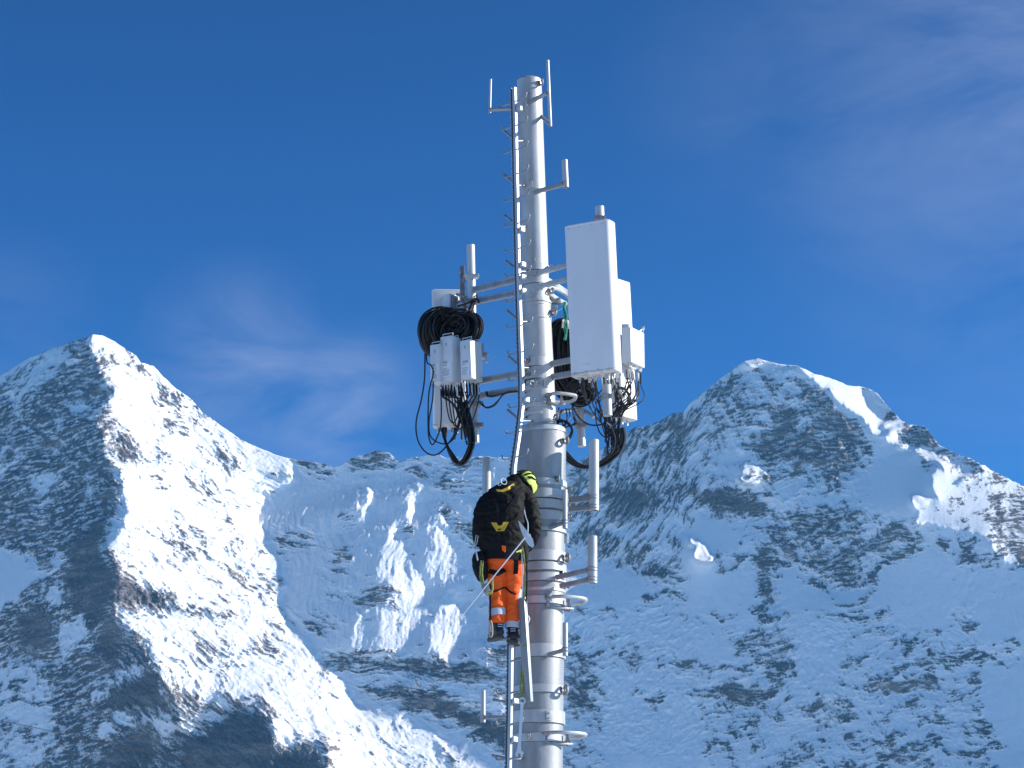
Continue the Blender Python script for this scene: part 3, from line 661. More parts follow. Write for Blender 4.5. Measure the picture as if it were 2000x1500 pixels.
# ---------------- climbing ladder ----------------
RAIL=[(1003,172,24.78),(1006,300,24.77),(1009,440,24.76),(1012,560,24.76),(1015,660,24.76),(1018,745,24.75),(1018,795,24.74),(1011,855,24.66),(1002,915,24.62),(999,1000,24.6),(998,1100,24.6),(997,1250,24.6),(995,1400,24.6),(993,1500,24.6)]
def rail_at(py):
    ys=[p[1] for p in RAIL]; return at(float(np.interp(py,ys,[p[0] for p in RAIL])),py,float(np.interp(py,ys,[p[2] for p in RAIL])))
rb=rail_at(1500); foot=Vector((rb.x-.03,24.6,0))
lad=thing('climbing_ladder',foot,'narrow single rail ladder with hooked side rungs running up the mast','ladder')
tdir=Vector((.707,-.707,0)); ndir=Vector((-.707,-.707,0))
def strip(mb,pts,off,w,d):
    rings=[]
    for p in pts:
        c=p+off; rings.append([c+tdir*w/2+ndir*d/2,c-tdir*w/2+ndir*d/2,c-tdir*w/2-ndir*d/2,c+tdir*w/2-ndir*d/2])
    mb.rings(rings)
rp=[rail_at(y) for y in range(172,1501,12)]+[foot]
b=MB(); strip(b,rp,tdir*.012,.040,.03); b.build('rail',M['galv'],lad,angle=30)
b=MB(); strip(b,rp,-tdir*.022+ndir*.004,.011,.024); b.build('safety_track',mat('dark anodised track',(.09,.10,.12),.4,.5),lad,angle=30)
b=MB()
for i,y in enumerate(np.arange(178,1500,8.2)):
    p=rail_at(y); b.box(p-tdir*.032+ndir*.02,tdir,ndir,(0,0,1),.0035,.006,.012)
tag(b.build('track_teeth',M['galv'],lad),kind='stuff')
def rung(py,right=True,left=True,L=.175,thick=.008,lx=.0):
    p=rail_at(py); b=MB(); h=Vector((0,0,.045))
    pts=[]
    if left: pts+=[p-tdir*(L+.012+lx)+h,p-tdir*(L+lx)+h*.35,p-tdir*(L-.03+lx)]
    else: pts+=[p-tdir*.01]
    pts+=[p]
    if right: pts+=[p+tdir*(L-.035),p+tdir*L+h*.25,p+tdir*(L+.014)+h]
    b.path(smooth_pts(pts,4),thick,8)
    if right: b.tube(pts[-1]-Vector((0,0,.012)),pts[-1]+Vector((0,0,.012)),.011,.011,8)
    if left: b.tube(pts[0]-Vector((0,0,.008)),pts[0]+Vector((0,0,.008)),.010,.010,8)
    b.build('rung',M['galv2'],lad)
for y in [199,246,293,340,388,437,486,536,586,636,688,740,792,843,893]: rung(y)
for y in [1119,1184,1291,1353,1415,1482]: rung(y,thick=.011)
rung(1246,thick=.017,L=.17)
def standoff(py,dx=-22,dy=-20):
    p=rail_at(py); q=at(float(np.interp(py,[q_[1] for q_ in RAIL],[q_[0] for q_ in RAIL]))+dx,py+dy,25.02)
    b=MB(); b.tube(p-ndir*.02,q,.014,.014,12); b.tube(q,q+(q-p).normalized()*.01,.017,.017,12)
    b.bar(p-ndir*.015,axis(py)+Vector((0,0,-.0)),.03,.012,.002)
    b.build('standoff',M['galv2'],lad)
for y in [275,362,442,530,628,718,822]: standoff(y)
for y in [1373,1482]: standoff(y,-30,-6)
for y in [213,450,518,543,570,782,1370,1445]:
    p=rail_at(y)+tdir*.06; b=MB(); b.box(p-ndir*.02,tdir,ndir,(0,0,1),.018,.03,.026,.004); b.box(p+tdir*.006+ndir*.012,tdir,ndir,(0,0,1),.016,.003,.022,.002); b.build('rail_clamp',M['galv'],lad)
# ---------------- left antenna group ----------------
def channel(mb,p,q,w=.035,h=.07):
    p=Vector(p);q=Vector(q); d=q-p; x,y=mb._frame(d)
    mb.box((p+q)/2,x,y,d,w/2,h/2*.16,d.length/2); mb.box((p+q)/2+y*h*.42,x,y,d,w/2,h*.06,d.length/2,.001); mb.box((p+q)/2-y*h*.42,x,y,d,w/2,h*.06,d.length/2,.001); mb.box((p+q)/2-x*(w/2-.003),x,y,d,.003,h*.36,d.length/2)
LF=thing('antenna_support_frame',at(928,865,25.68),'steel pole on four sloping arms holding the left antenna group','support frame','frames that hold the antennas off the mast')
b=MB(); b.tube(at(928,865,25.68),at(919,479,25.68),.046,.046,28); b.build('pole',M['galv'],LF)
for (x0,y0,Ya,x1,y1,Yb) in [(1030,541,24.95,925,566,25.66),(1032,568,24.95,925,589,25.66),(1030,727,24.95,928,746,25.66),(1032,757,24.95,928,775,25.66)]:
    b=MB(); channel(b,at(x0,y0,Ya),at(x1,y1,Yb),.05,.066); b.build('arm',M['galv2'],LF)
def pole_clamp(parent,px,py,Y,r=.06,wing=.09,m='cast'):
    c=at(px,py,Y); b=MB(); seg=20
    for dz in (-.018,.012): b.torus(c+Vector((0,0,dz)),(0,0,1),r,.008,20,6)
    b.box(c+Vector((0,-r*.9,0)),(1,0,0),(0,1,0),(0,0,1),wing,.012,.022,.003)
    for k in (-1,1):
        b.tube(c+Vector((k*wing*.8,-r-.04,0)),c+Vector((k*wing*.8,r,0)),.008,.008,8); b.tube(c+Vector((k*wing*.8,-r-.03,0)),c+Vector((k*wing*.8,-r-.015,0)),.015,.015,6)
    b.build('pole_clamp',M[m],parent)
pole_clamp(LF,920.5,541,25.68,.055,.085,'galv'); pole_clamp(LF,924,590,25.68); pole_clamp(LF,927,790,25.68); pole_clamp(LF,928,832,25.68)
b=MB(); b.tube(at(932,575,25.6),at(921,612,25.6),.007,.007,8); b.torus(at(930,581,25.58),(.3,1,.2),.022,.007,14,6); b.build('shackle',mat('red brown shackle',(.10,.02,.02),.5),LF)
def antenna(label,pt,pb,Y,w,d,yaw,rad_=.04,conn=(),m='white',capm='white',bev=.018,stain=False):
    a=at(*pb,Y); t=at(*pt,Y)
    o=thing('panel_antenna',a,label,'panel antenna','white panel antennas')
    foot=yaw_foot(w,d,R(yaw),rad_,6)
    n=(t-a).normalized()
    b=MB(); b.slab(foot,a+n*.03,t-n*.012,.004); b.build('radome',M[m],o)
    b=MB(); b.slab([(x*1.008,y*1.008) for x,y in foot],a,a+n*.034,bev); b.build('end_cap',M['capdirt'],o)
    b=MB(); b.slab([(x*1.006,y*1.006) for x,y in foot],t-n*.016,t+n*.012,bev*.8); b.build('end_cap',M[capm],o)
    c,s=math.cos(R(yaw)),math.sin(R(yaw))
    for (u,v) in conn:
        p=a+Vector((u*c+v*s,-u*s+v*c,0)); b=MB(); b.tube(p+Vector((0,0,.005)),p-Vector((0,0,.02)),.016,.016,12); b.tube(p-Vector((0,0,.02)),p-Vector((0,0,.055)),.011,.011,10); b.build('connector',M['brass'],o)
    return o
M['capdirt']=mat('scuffed radome end cap',(.70,.70,.68),.5,0,.5,col2=(.45,.42,.38),vscale=14)
antenna('narrow white panel antenna at far left behind the three radio boxes',(876,570),(879,836),25.95,.37,.12,-4,.03,[(u,0) for u in (-.13,-.10,-.07,.02,.08,.13)])
# tilt bracket and spare radio heads behind the left group
tb=thing('tilt_bracket',at(905,600,25.85),'folding steel tilt bracket standing above the left antenna beside the pole','bracket')
b=MB(); b.bar(at(903,600,25.8),at(903,520,25.8),.05,.04,.004); b.bar(at(909,598,25.76),at(906,522,25.76),.02,.05,.003); b.build('upright',M['cast'],tb)
b=MB(); b.bar(at(893,575,25.8),at(915,582,25.72),.05,.03,.004); b.bar(at(890,588,25.8),at(912,594,25.72),.05,.03,.004)
for (x,y) in ((899,532),(905,548),(897,560),(908,563),(899,572),(906,580)): b.tube(at(x,y,25.74),at(x,y,25.70),.013,.013,8)
b.build('hinge_arm',M['cast'],tb)
def radio(label,pt,pb,Y,w,d,yaw,handle=True,fins=False,sticker=True,group='grey radio boxes',m='grey'):
    a=at(*pb,Y); t=at(*pt,Y); o=thing('radio_unit',a,label,'radio unit',group)
    foot=yaw_foot(w,d,R(yaw),.008,3)
    b=MB(); b.slab(foot,a,t,.006); b.build('housing',M[m],o)
    c,s=math.cos(R(yaw)),math.sin(R(yaw)); ux=Vector((c,-s,0)); un=Vector((-s,-c,0))
    if handle:
        h=t+un*d*.3; b=MB(); b.path([h-ux*w*.42+Vector((0,0,-.0)),h-ux*w*.42+Vector((0,0,.035)),h+ux*w*.42+Vector((0,0,.035)),h+ux*w*.42],.007,6)
        h=t-un*d*.3; b.path([h-ux*w*.42,h-ux*w*.42+Vector((0,0,.03)),h+ux*w*.42+Vector((0,0,.03)),h+ux*w*.42],.007,6); b.build('handle',M['galv'],o)
    if fins:
        b=MB(); n=max(4,int(w/.022))
        for k in range(n):
            p=(a+t)/2+ux*(w*(-.45+.9*k/(n-1)))+un*(d/2+.01); b.box(p,ux,un,(0,0,1),.003,.014,(t-a).length*.46)
        b.build('cooling_fins',M['fin'],o)
    if sticker:
        b=MB(); p=a+(t-a)*.28+un*(d/2+.002); b.box(p,ux,un,(0,0,1),w*.36,.0015,.085); b.build('label',M['paper'],o)
        b=MB()
        for k in range(9):
            if k in (3,): continue
            ww=w*.30*random.uniform(.5,1); b.box(p+un*.002+Vector((0,0,.075-.018*k))-ux*(w*.30-ww),ux,un,(0,0,1),ww,.001,.0035 if k else .007)
        b.box(a+(t-a)*.82+un*(d/2+.002),ux,un,(0,0,1),.006,.002,.018)
        b.build('printed_lines',M['ink'],o)
    b=MB()
    for k in range(max(2,int(w/.035))):
        p=a+ux*(w*(-.38+.76*k/max(1,int(w/.035)-1)))+un*random.uniform(-.3,.3)*d; b.tube(p+Vector((0,0,.004)),p-Vector((0,0,.045)),.011,.010,8)
    b.build('connectors',M['brass'],o)
    return o
radio('narrow grey radio box, leftmost of the three below the black coils',(857,676),(858,750),25.52,.125,.16,33)
radio('tallest grey radio box, in the middle of the three below the coils',(880,660),(881,749),25.50,.155,.17,33)
radio('grey radio box nearest the mast, right of the three below the coils',(919,668),(922,744),25.42,.145,.20,38)
radio('small finned radio standing behind the left coil, top lit by the sun',(878,577),(878,650),25.85,.12,.12,-40,handle=False,fins=True,sticker=False)
radio('pale finned radio mostly hidden behind the right coil',(903,594),(904,660),25.80,.11,.11,-40,handle=False,fins=True,sticker=False)
b=MB(); b.bar(at(940,673,25.6),at(942,700,25.6),.05,.10,.004); b.bar(at(949,688,25.55),at(950,708,25.55),.035,.05,.004); b.tube(at(948,690,25.5),at(953,693,25.4),.01,.01,8)
o=b.build('pole_bracket',M['galv'],None); tag(o,'small sunlit steel bracket at the right side of the left radio boxes','bracket')
# cables
def cab(mb,pts,r=.008,seg=7,n=6):
    mb.path(smooth_pts([at(*p) for p in pts],n),r,seg)
def cable(label,pts,r=.008,group=None,name='jumper_cable',m='black'):
    b=MB(); cab(b,pts,r); o=b.build(name,M[m],None); tag(o,label,'cable',group); return o
def coil(label,c,R1,R2,tilt,normal,thick,n=34,r=.010,name='cable_coil'):
    b=MB(); x,y=b._frame(Vector(normal)); nn=Vector(normal).normalized(); rt=Matrix.Rotation(R(tilt),3,nn); x=rt@x;y=rt@y
    rnd=random.Random(sum(map(ord,label)))
    for k in range(n):
        q=rnd.uniform(0,2*math.pi); s=math.sqrt(rnd.random()); dr=math.cos(q)*s*thick; dn=math.sin(q)*s*thick*.9
        ph=[rnd.uniform(0,6.28) for _ in range(3)]; tl=rnd.uniform(-.30,.30); tl2=rnd.uniform(-.25,.25); cc_=c+nn*0+Vector((rnd.uniform(-1,1),0,rnd.uniform(-1,.6)))*thick*.35
        pts=[]
        for i in range(30):
            t=2*math.pi*i/30; rr=1+ .035*math.sin(t+ph[0])+.02*math.sin(2*t+ph[1])
            pts.append(cc_+x*math.cos(t)*(R1+dr)*rr+y*math.sin(t)*(R2+dr)*rr+nn*(dn+.02*math.sin(t+ph[2])+(tl*math.cos(t)+tl2*math.sin(t))*R1))
        b.path(pts,r,7,True)
    for t in (.6,2.4,4.2):
        cc=c+x*math.cos(t)*R1+y*math.sin(t)*R2; tt=(x*-math.sin(t)+y*math.cos(t))
        b.torus(cc,tt,thick*1.15,.005,14,5)
    o=b.build(name,M['black'],None); return tag(o,label,'cable coil','coiled black cables hung on the frames')
coil('larger black cable coil bulging out left above the radio boxes',at(864,648,25.74),.14,.15,-25,(.55,-1,-.1),.125,120,.010)
coil('rounder black cable coil hung on the left pole, nearer the mast',at(901,641,25.66),.105,.095,10,(-.6,-1,.0),.115,110,.010)
coil('big black cable coil hanging between the mast and the large panel antenna',at(1108,700,25.70),.11,.33,6,(.35,-1,0),.13,90,.012)
coil('small loose loops of thin cable under the large panel antenna',at(1134,765,25.3),.10,.085,20,(.15,-.8,-.6),.07,30,.007)
b=MB(); cab(b,[(893,598,25.5),(905,595,25.5),(918,590,25.48),(930,583,25.5),(936,592,25.5)],.012); cab(b,[(916,606,25.45),(920,596,25.45),(926,584,25.5)],.014)
tag(b.build('hanging_strap',M['black'],None),'black strap tying the two left cable coils to the pole','strap')
GL='thin cables below the left radio boxes'
YL=25.40
cable('longest black cable loop, swinging far out left of the radio boxes',[(830,690,25.4),(829,740,25.4),(823,780,25.4),(813,822,25.4),(815,856,25.4),(828,880,25.4),(846,889,25.4),(862,882,25.4),(880,860,25.38),(892,838,25.36),(900,800,25.4),(899,775,25.4)],.0085,GL)
cable('black cable loop falling just left of the radio boxes to a narrow bottom',[(833,690,25.42),(834,708,25.42),(842,714,25.42),(846,730,25.42),(838,765,25.42),(836,810,25.42),(837,850,25.4),(843,868,25.4),(850,862,25.4),(860,835,25.4),(862,800,25.4),(861,760,25.4)],.008,GL)
cable('black cable loop hung tight beneath the left radio, reaching the middle level',[(846,745,25.4),(845,780,25.4),(838,820,25.4),(840,850,25.4),(855,864,25.4),(875,866,25.4),(890,850,25.4),(899,820,25.38),(902,790,25.4)],.008,GL)
lab='thin black cable tangled with others under the left radio boxes'
for i in range(16):
    x0=862+i*4.9+random.uniform(-1.5,1.5); y0=752+random.uniform(-2,3)-(6 if x0>898 else 0)
    x2=908+random.uniform(-8,8); ym=random.uniform(800,832); Yv=25.44-random.uniform(0,.12)
    o_=cable(lab,[(x0,y0,Yv+.05),(x0+random.uniform(-2,3),y0+22,Yv),(x0*.55+x2*.45+random.uniform(-6,6),ym-25,Yv-.02),(x2,ym+12,Yv-.03),(x2+6,ym+38,25.36)],.0065+.001*(i%3),GL)
    b=MB(); q0=at(x0,y0+4,Yv+.04); q1=at(x0+1,y0+22,Yv); b.tube(q0,q1,.0115,.0105,8); b.build('connector_sleeve',M['black' if i%3 else 'paper'],o_)
for (a0,dip) in ((884,832),(890,838),(878,826),(895,822)):
    cable(lab,[(a0-8,757,25.38),(a0-6,790,25.36),(a0,dip-8,25.36),(a0+8,dip,25.36),(a0+16,dip-15,25.36),(a0+18,790,25.38),(a0+14,765,25.4)],.0075,GL)
b=MB()
rnd=random.Random(8)
for k in range(13):
    q=rnd.uniform(0,6.28); s=.035*math.sqrt(rnd.random()); ox=math.cos(q)*s/K; oy=math.sin(q)*s
    cab(b,[(905+ox*1.2,785,25.38+oy),(914+ox,812,25.36+oy),(921+ox,845,25.35+oy),(921+ox*1.1,868,25.35+oy),(912+ox*1.2,893,25.36+oy),(898+ox*.8,909-rnd.uniform(0,5),25.38+oy),(886+ox*.7,900-rnd.uniform(0,8),25.4+oy),(872+ox*.3,868,25.42+oy),(864+ox*.4,838,25.6+oy)],.009)
for k in range(2): b.torus(at(918,865-k*30,25.355),(.2,0,1),.05,.006,14,5)
tag(b.build('cable_bundle',M['black'],None),'thick bundle of black cables drooping in a hook below the left radio boxes','cable bundle')
b=MB()
for x,y in ((868,838),(871,838),(866,838),(902,842),(888,842)): b.tube(at(x,y-8,25.93),at(x,y+16,25.90),.014,.012,8)
tag(b.build('connector_boots',M['black'],None),'black rubber connector boots under the left panel antenna','connector boots')
cable('black feeder cable running along the lower left arm to the mast',[(1024,763,24.86),(1012,764,24.9),(990,767,25.0),(975,771,25.2),(962,774,25.3),(952,773,25.4),(950,765,25.42)],.013,None,'feeder_cable')
cable('thinner slack cable dipping below the lower left arm, upper of the two',[(1005,765,24.95),(985,768,25.05),(972,783,25.15),(960,793,25.25),(948,795,25.35),(942,787,25.4)],.007,'slack cables under the lower left arm')
cable('thinner slack cable dipping lowest below the lower left arm',[(1000,766,24.97),(982,772,25.05),(968,790,25.15),(953,797,25.25),(940,790,25.35),(937,783,25.4)],.007,'slack cables under the lower left arm')
# ---------------- right antenna group ----------------
RF=thing('antenna_support_frame',at(1187,812,24.45),'steel pole on four arms behind the large panel antenna','support frame','frames that hold the antennas off the mast')
b=MB(); b.tube(at(1187,812,24.50),at(1171,404,24.50),.048,.048,28); b.build('pole',M['galv'],RF)
for (x0,y0,Ya,x1,y1,Yb) in [(1040,536,24.9,1166,502,24.5),(1044,562,24.9,1168,530,24.5)]:
    b=MB(); b.bar(at(x0,y0,Ya),at(x1,y1,Yb),.04,.052,.005); b.build('arm',M['galv'],RF)
for (x0,y0,Ya,x1,y1,Yb) in [(1072,712,24.95,1182,690,24.55),(1074,737,24.95,1184,718,24.55)]:
    b=MB(); b.bar(at(x0,y0,Ya),at(x1,y1,Yb),.05,.058,.006); b.tube(at(x0+5,y0-1,Ya-.03),at(x0+5,y0-1,Ya-.05),.014,.014,8); b.build('arm',M['galv2'],RF)
pole_clamp(RF,1171.5,428,24.5,.058,.06); pole_clamp(RF,1185,775,24.5,.055,.05)
antenna('largest white panel antenna, broad flat face right of the upper mast',(1152,441),(1165,733),24.25,.53,.19,29,.055,[(-.19,.0),(-.03,.02),(.04,-.02),(.10,.03),(.14,-.03),(.17,.02),(.20,.0),(-.1,.03)])
pa=[o for o in bpy.data.objects if o.get('label','').startswith('largest white panel')][0]
cy,sy_=math.cos(R(30)),math.sin(R(30)); ux=Vector((cy,-sy_,0)); un=Vector((-sy_,-cy,0))
for py in (447,727):
    for u in (-.2,-.07,.07,.2):
        p_=at(np.interp(py,[441,733],[1152,1165]),py,24.25)+ux*u+un*.101; b=MB(); b.tube(p_,p_+un*.004,.006,.005,8); b.build('screw',M['fin'],pa)
p_=at(1164,716,24.25)+ux*-.06+un*.101; b=MB(); b.box(p_,ux,un,(0,0,1),.035,.001,.012); b.build('maker_plate',M['paper'],pa)
# stiffener frame seen between mast and panel (third sector)
BF=thing('antenna_support_frame',at(1135,872,25.5),'steel pole with curved bright arms behind the black coil, right of the mast','support frame','frames that hold the antennas off the mast')
b=MB(); b.tube(at(1136,872,25.5),at(1124,530,25.5),.046,.046,28); b.build('pole',M['galv'],BF)
for pts,r_ in [([(1066,545,24.95),(1085,557,25.1),(1108,572,25.4),(1120,580,25.5)],.030),([(1068,561,24.95),(1088,565,25.1),(1105,575,25.3),(1120,590,25.5)],.024),([(1070,572,24.95),(1090,586,25.1),(1106,594,25.4),(1122,602,25.5)],.028),([(1080,806,25.1),(1105,802,25.3),(1136,800,25.5),(1160,815,25.4)],.02)]:
    b=MB(); b.path(smooth_pts([at(*p) for p in pts],6),r_,8); b.build('arm',M['galv'],BF)
pole_clamp(BF,1134,832,25.5,.058,.07); b=MB(); b.box(at(1084,588,25.05),(1,0,0),(0,1,0),(0,0,1),.06,.03,.03,.004); b.box(at(1083,601,25.05),(1,0,0),(0,1,0),(0,0,1),.035,.03,.02,.004); b.build('bracket_plate',M['cast'],BF)
antenna('white panel antenna half hidden behind the largest one, reaching lower',(1205,552),(1219,820),25.50,.27,.17,-46,.03,[(-.03,0),(.05,0)])
ru=radio('square radio box with a broad sunlit face at the far right',(1236,646),(1237,714),25.35,.30,.115,-58,handle=False,sticker=False,group='grey radio boxes',m='white')
b=MB(); b.bar(at(1221,634,25.35),at(1222,657,25.35),.08,.07,.006); b.bar(at(1216,640,25.3),at(1217,652,25.3),.03,.05,.004); b.bar(at(1227,640,25.28),at(1227,650,25.28),.03,.05,.004); b.build('mounting_bracket',M['fin'],ru)
b=MB(); b.bar(at(1248,648,25.5),at(1257,642,25.55),.02,.02,.002); b.bar(at(1253,652,25.5),at(1256,638,25.55),.03,.012,.002); b.build('handle',M['galv'],ru)
GR='thin cables below the right antennas'
lab='thin black cable in the tangle under the large panel antenna'
rnd=random.Random(21)
starts=[(1135,737),(1152,738),(1163,738),(1178,737),(1186,737),(1190,736),(1196,733),(1200,732),(1205,728),(1220,722),(1226,722),(1231,724),(1237,726),(1243,728),(1250,731)]
for i,(x,y) in enumerate(starts*2):
    Ys=24.35 if x<1210 else 25.3
    x+=rnd.uniform(-3,3); xe=1201+rnd.uniform(-20,11); ye=rnd.uniform(845,880); sw=rnd.uniform(-24,22)
    if x<1170: 
        pts=[(x,y,Ys),(x+3,y+22,Ys+.1),(x+15+sw*.4,y+50,24.8),(x*.45+xe*.55+sw*.3,y+85,24.95),(xe-3,ye-15,25.0),(xe,ye+8,25.0)]
    else:
        pts=[(x,y,Ys),(x+rnd.uniform(-2,4),y+20,Ys*.7+25*.3),(x+sw,y+52,24.9),(xe+sw*.7,y+88,25.0),(xe,ye-12,25.0),(xe+rnd.uniform(-2,2),ye+10,25.0)]
    o_=cable(lab,pts,rnd.choice([.0055,.0065,.008]),GR)
    b=MB(); q0=at(*pts[0]); q1=at(*pts[1]); b.tube(q0,q0.lerp(q1,.85),.0115,.010,8); b.build('connector_sleeve',M[rnd.choice(['brass','paper','fin','black'])],o_)
cable('black cable loop arching low between the rear pole and the bundle',[(1118,792,25.3),(1130,815,25.2),(1150,829,25.1),(1170,830,25.05),(1186,824,25.0),(1194,808,25.0)],.009,GR)
cable('black cable loop circling in front of the rear white antenna',[(1206,757,25.1),(1222,762,25.1),(1229,778,25.1),(1224,790,25.1),(1212,790,25.1),(1203,776,25.1),(1205,762,25.1)],.012,GR)
cable('second black cable circling in front of the rear white antenna',[(1202,762,25.08),(1216,757,25.08),(1230,772,25.08),(1230,788,25.08),(1214,794,25.08),(1204,800,25.08),(1198,818,25.05)],.010,GR)
cable('black cable curving outermost right, from the sunlit radio box',[(1248,728,25.3),(1247,745,25.3),(1244,765,25.25),(1236,780,25.2),(1222,795,25.1),(1206,806,25.05),(1200,825,25.0)],.009,GR)
cable('thin black cable dropping in a bow beside the bundle',[(1162,800,25.1),(1166,830,25.1),(1174,848,25.05),(1186,854,25.0),(1194,845,25.0)],.008,GR)
b=MB(); rnd=random.Random(5)
for k in range(13):
    q=rnd.uniform(0,6.28); s=.045*math.sqrt(rnd.random()); ox=math.cos(q)*s/K; oy=math.sin(q)*s; oz=rnd.uniform(-3,3)
    cab(b,[(1204+ox*2,835,25+oy),(1209+ox*1.6,858,25+oy),(1203+ox*1.2,880+oz,25+oy),(1186+ox,898+oz,25.02+oy),(1164+ox,910+oz*.8,25.05+oy),(1140+ox,912+oz*.8,25.1+oy),(1118+ox,903+oz*.6,25.12+oy),(1098+ox,882+oz*.6,25.15+oy)],.010)
tag(b.build('cable_bundle',M['black'],None),'thick black cable bundle sweeping in an arc to the thick mast','cable bundle')
b=MB()
for k in range(3): cab(b,[(1083,834-k*2,25.1),(1093,824-k*2,25.0),(1107,824+k,24.95),(1117,838,24.95),(1115-k,852,24.95),(1104,863,25.0),(1094,868,25.1)],.013)
tag(b.build('cable_loop',M['black'],None),'thick black cable loop standing out from the mast shoulder on the right','cable')
for i in range(7):
    x=1085+i*6.5; cable('short thin cable dangling beside the mast shoulder',[(x,800+rnd.uniform(-6,6),25.2),(x+rnd.uniform(-5,5),815,25.15),(x+rnd.uniform(-7,5),828,25.1),(1096+rnd.uniform(-5,8),838,25.05)],.007,'short cables dangling beside the mast shoulder')
b=MB(); cab(b,[(1104,590,25.2),(1102,602,25.2),(1104,618,25.2),(1101,636,25.2),(1105,650,25.2),(1103,664,25.2)],.016); cab(b,[(1101,598,25.18),(1106,612,25.18),(1108,630,25.18),(1106,652,25.18)],.010)
cab(b,[(1075,612,25.0),(1090,607,25.1),(1101,600,25.2)],.005)
tag(b.build('rope_sling',M['green'],None),'green rope sling tying the big coil beside the mast','rope')
b=MB(); cab(b,[(1100,624,25.14),(1099,640,25.14)],.012); cab(b,[(1108,626,25.14),(1112,642,25.14)],.012)
tag(b.build('rope_tie',mat('pale rope',(.6,.6,.5),.8),None),'two pale rope ends hanging at the green sling','rope')
# far cable across the lower left of the view
b=MB(); P=[at(-300,1365,120),at(0,1408,120),at(210,1453,120),at(430,1500,120),at(700,1566,120)]
b.path(smooth_pts(P,10),.018,6); tag(b.build('overhead_cable',mat('rusty steel cable',(.10,.09,.09),.7),None),'thin steel cable crossing the lower left corner','overhead cable')
# ================= the climber =================
from mathutils import noise as mnoise
def bake(o,voxel=None,smooth=0,wr=None):
    """voxel-join the shapes of one mesh into a single skin, then add cloth creases"""
    if voxel:
        m=o.modifiers.new('r','REMESH'); m.mode='VOXEL'; m.voxel_size=voxel
    if smooth:
        m=o.modifiers.new('s','SMOOTH'); m.factor=.5; m.iterations=smooth
    bpy.context.view_layer.update()
    dg=bpy.context.evaluated_depsgraph_get(); me=bpy.data.meshes.new_from_object(o.evaluated_get(dg)); old=o.data; mats=[m for m in old.materials]
    o.modifiers.clear(); o.data=me; me.name=old.name+'_skin'
    if not me.materials:
        for m in mats: me.materials.append(m)
    me.polygons.foreach_set('use_smooth',[True]*len(me.polygons))
    if wr:
        amp,scale,stretch=wr
        for v in me.vertices:
            p=v.co*scale; p=Vector((p.x,p.y,p.z*stretch))
            w=mnoise.noise(p+Vector((mnoise.noise(p*.5)*1.5,0,3)))
            v.co+=v.normal*(amp*(abs(w)*-2+.6)+amp*.35*mnoise.noise(p*2.7))
    return o
def ell(mb,rows,seg=28):
    """stack of ellipses: (px,py,Y,halfwidth_px,halfdepth_m)"""
    rings=[]
    for px,py,Y,hw,hd in rows:
        c=at(px,py,Y); rings.append([c+Vector((math.cos(a)*hw*K,math.sin(a)*hd,0)) for a in [2*math.pi*i/seg for i in range(seg)]])
    return mb.rings(rings)
def limb(mb,pts,rs,n=6,seg=18):
    P=smooth_pts(pts,n); rr=[]
    m=len(pts)
    for i in range(len(P)):
        t=i/n; k=min(int(t),m-2); f=t-k; f=f*f*(3-2*f); rr.append(rs[k]*(1-f)+rs[k+1]*f)
    return mb.path(P,0,seg,radii=rr)
def ball(mb,c,rx,ry=None,rz=None,rotm=None):
    ry=ry or rx; rz=rz or rx
    g=bmesh.ops.create_uvsphere(mb.bm,u_segments=20,v_segments=14,radius=1)
    mm=Matrix.Translation(c)@(rotm.to_4x4() if rotm else Matrix.Identity(4))@Matrix.Diagonal((rx,ry,rz,1))
    bmesh.ops.transform(mb.bm,matrix=mm,verts=g['verts'])
def hand(mb,wrist,d,nrm,s=1.0,side=1,curl=1.1):
    """palm and five bent fingers closing round something; nrm = where the palm faces"""
    d=Vector(d).normalized(); nrm=(Vector(nrm)-d*Vector(nrm).dot(d)).normalized(); x=d.cross(nrm)*side
    c=wrist+d*.05*s
    g=MB.box(mb,c,x,nrm,d,.040*s,.015*s,.048*s,.012*s)
    for k,(off,ln) in enumerate(((.031,.072),(.011,.080),(-.010,.076),(-.030,.060))):
        p=wrist+d*.092*s+x*off*s; pts=[p-d*.02*s,p]; a=0
        for seg_,f in enumerate((.45,.32,.25)):
            a+=curl*(.55+.12*k+.2*seg_)*.75; pts.append(pts[-1]+(d*math.cos(a)+nrm*math.sin(a))*ln*f*s)
        mb.path(pts,0,10,radii=[.0100*s,.0100*s,.0092*s,.0086*s,.0065*s])
    p=wrist+d*.025*s+x*.034*s
    mb.path([p,p+(x*.6+d*.6+nrm*.3)*.030*s,p+(x*.5+d*.9+nrm*.9)*.048*s,p+(x*.2+d*1.1+nrm*1.5)*.058*s],0,10,radii=[.014*s,.0125*s,.011*s,.008*s])
M['skin']=mat('skin',(.48,.29,.21),.5)
M['jacket']=mat('black work jacket cloth',(.005,.005,.0055),.75,0,.25,bump=.35,bscale=90,var=.3,vscale=12)
M['orange']=mat('fluorescent orange trousers',(.86,.115,.012),.7,0,.3,bump=.3,bscale=70,var=.14,vscale=9)
M['web']=mat('black webbing',(.008,.008,.010),.8,spec=.2,bump=.4,bscale=250)
M['yel']=mat('yellow harness pad',(.50,.34,.02),.6)
M['lime']=mat('lime yellow helmet shell',(.55,.68,.12),.38,0,.6)
M['refl']=mat('grey reflective tape',(.42,.45,.50),.35)
M['boot']=mat('dark work boot leather',(.012,.013,.018),.5)
M['glove']=mat('black glove',(.02,.02,.022),.6,bump=.3,bscale=120)
M['visor']=mat('dark goggles',(.03,.04,.06),.15)
BY=24.36
person=thing('person',at(988,1245,24.5),'climber seen from behind in black jacket, orange trousers and lime helmet, standing on the ladder','person')
headc=at(1023,948,24.50)
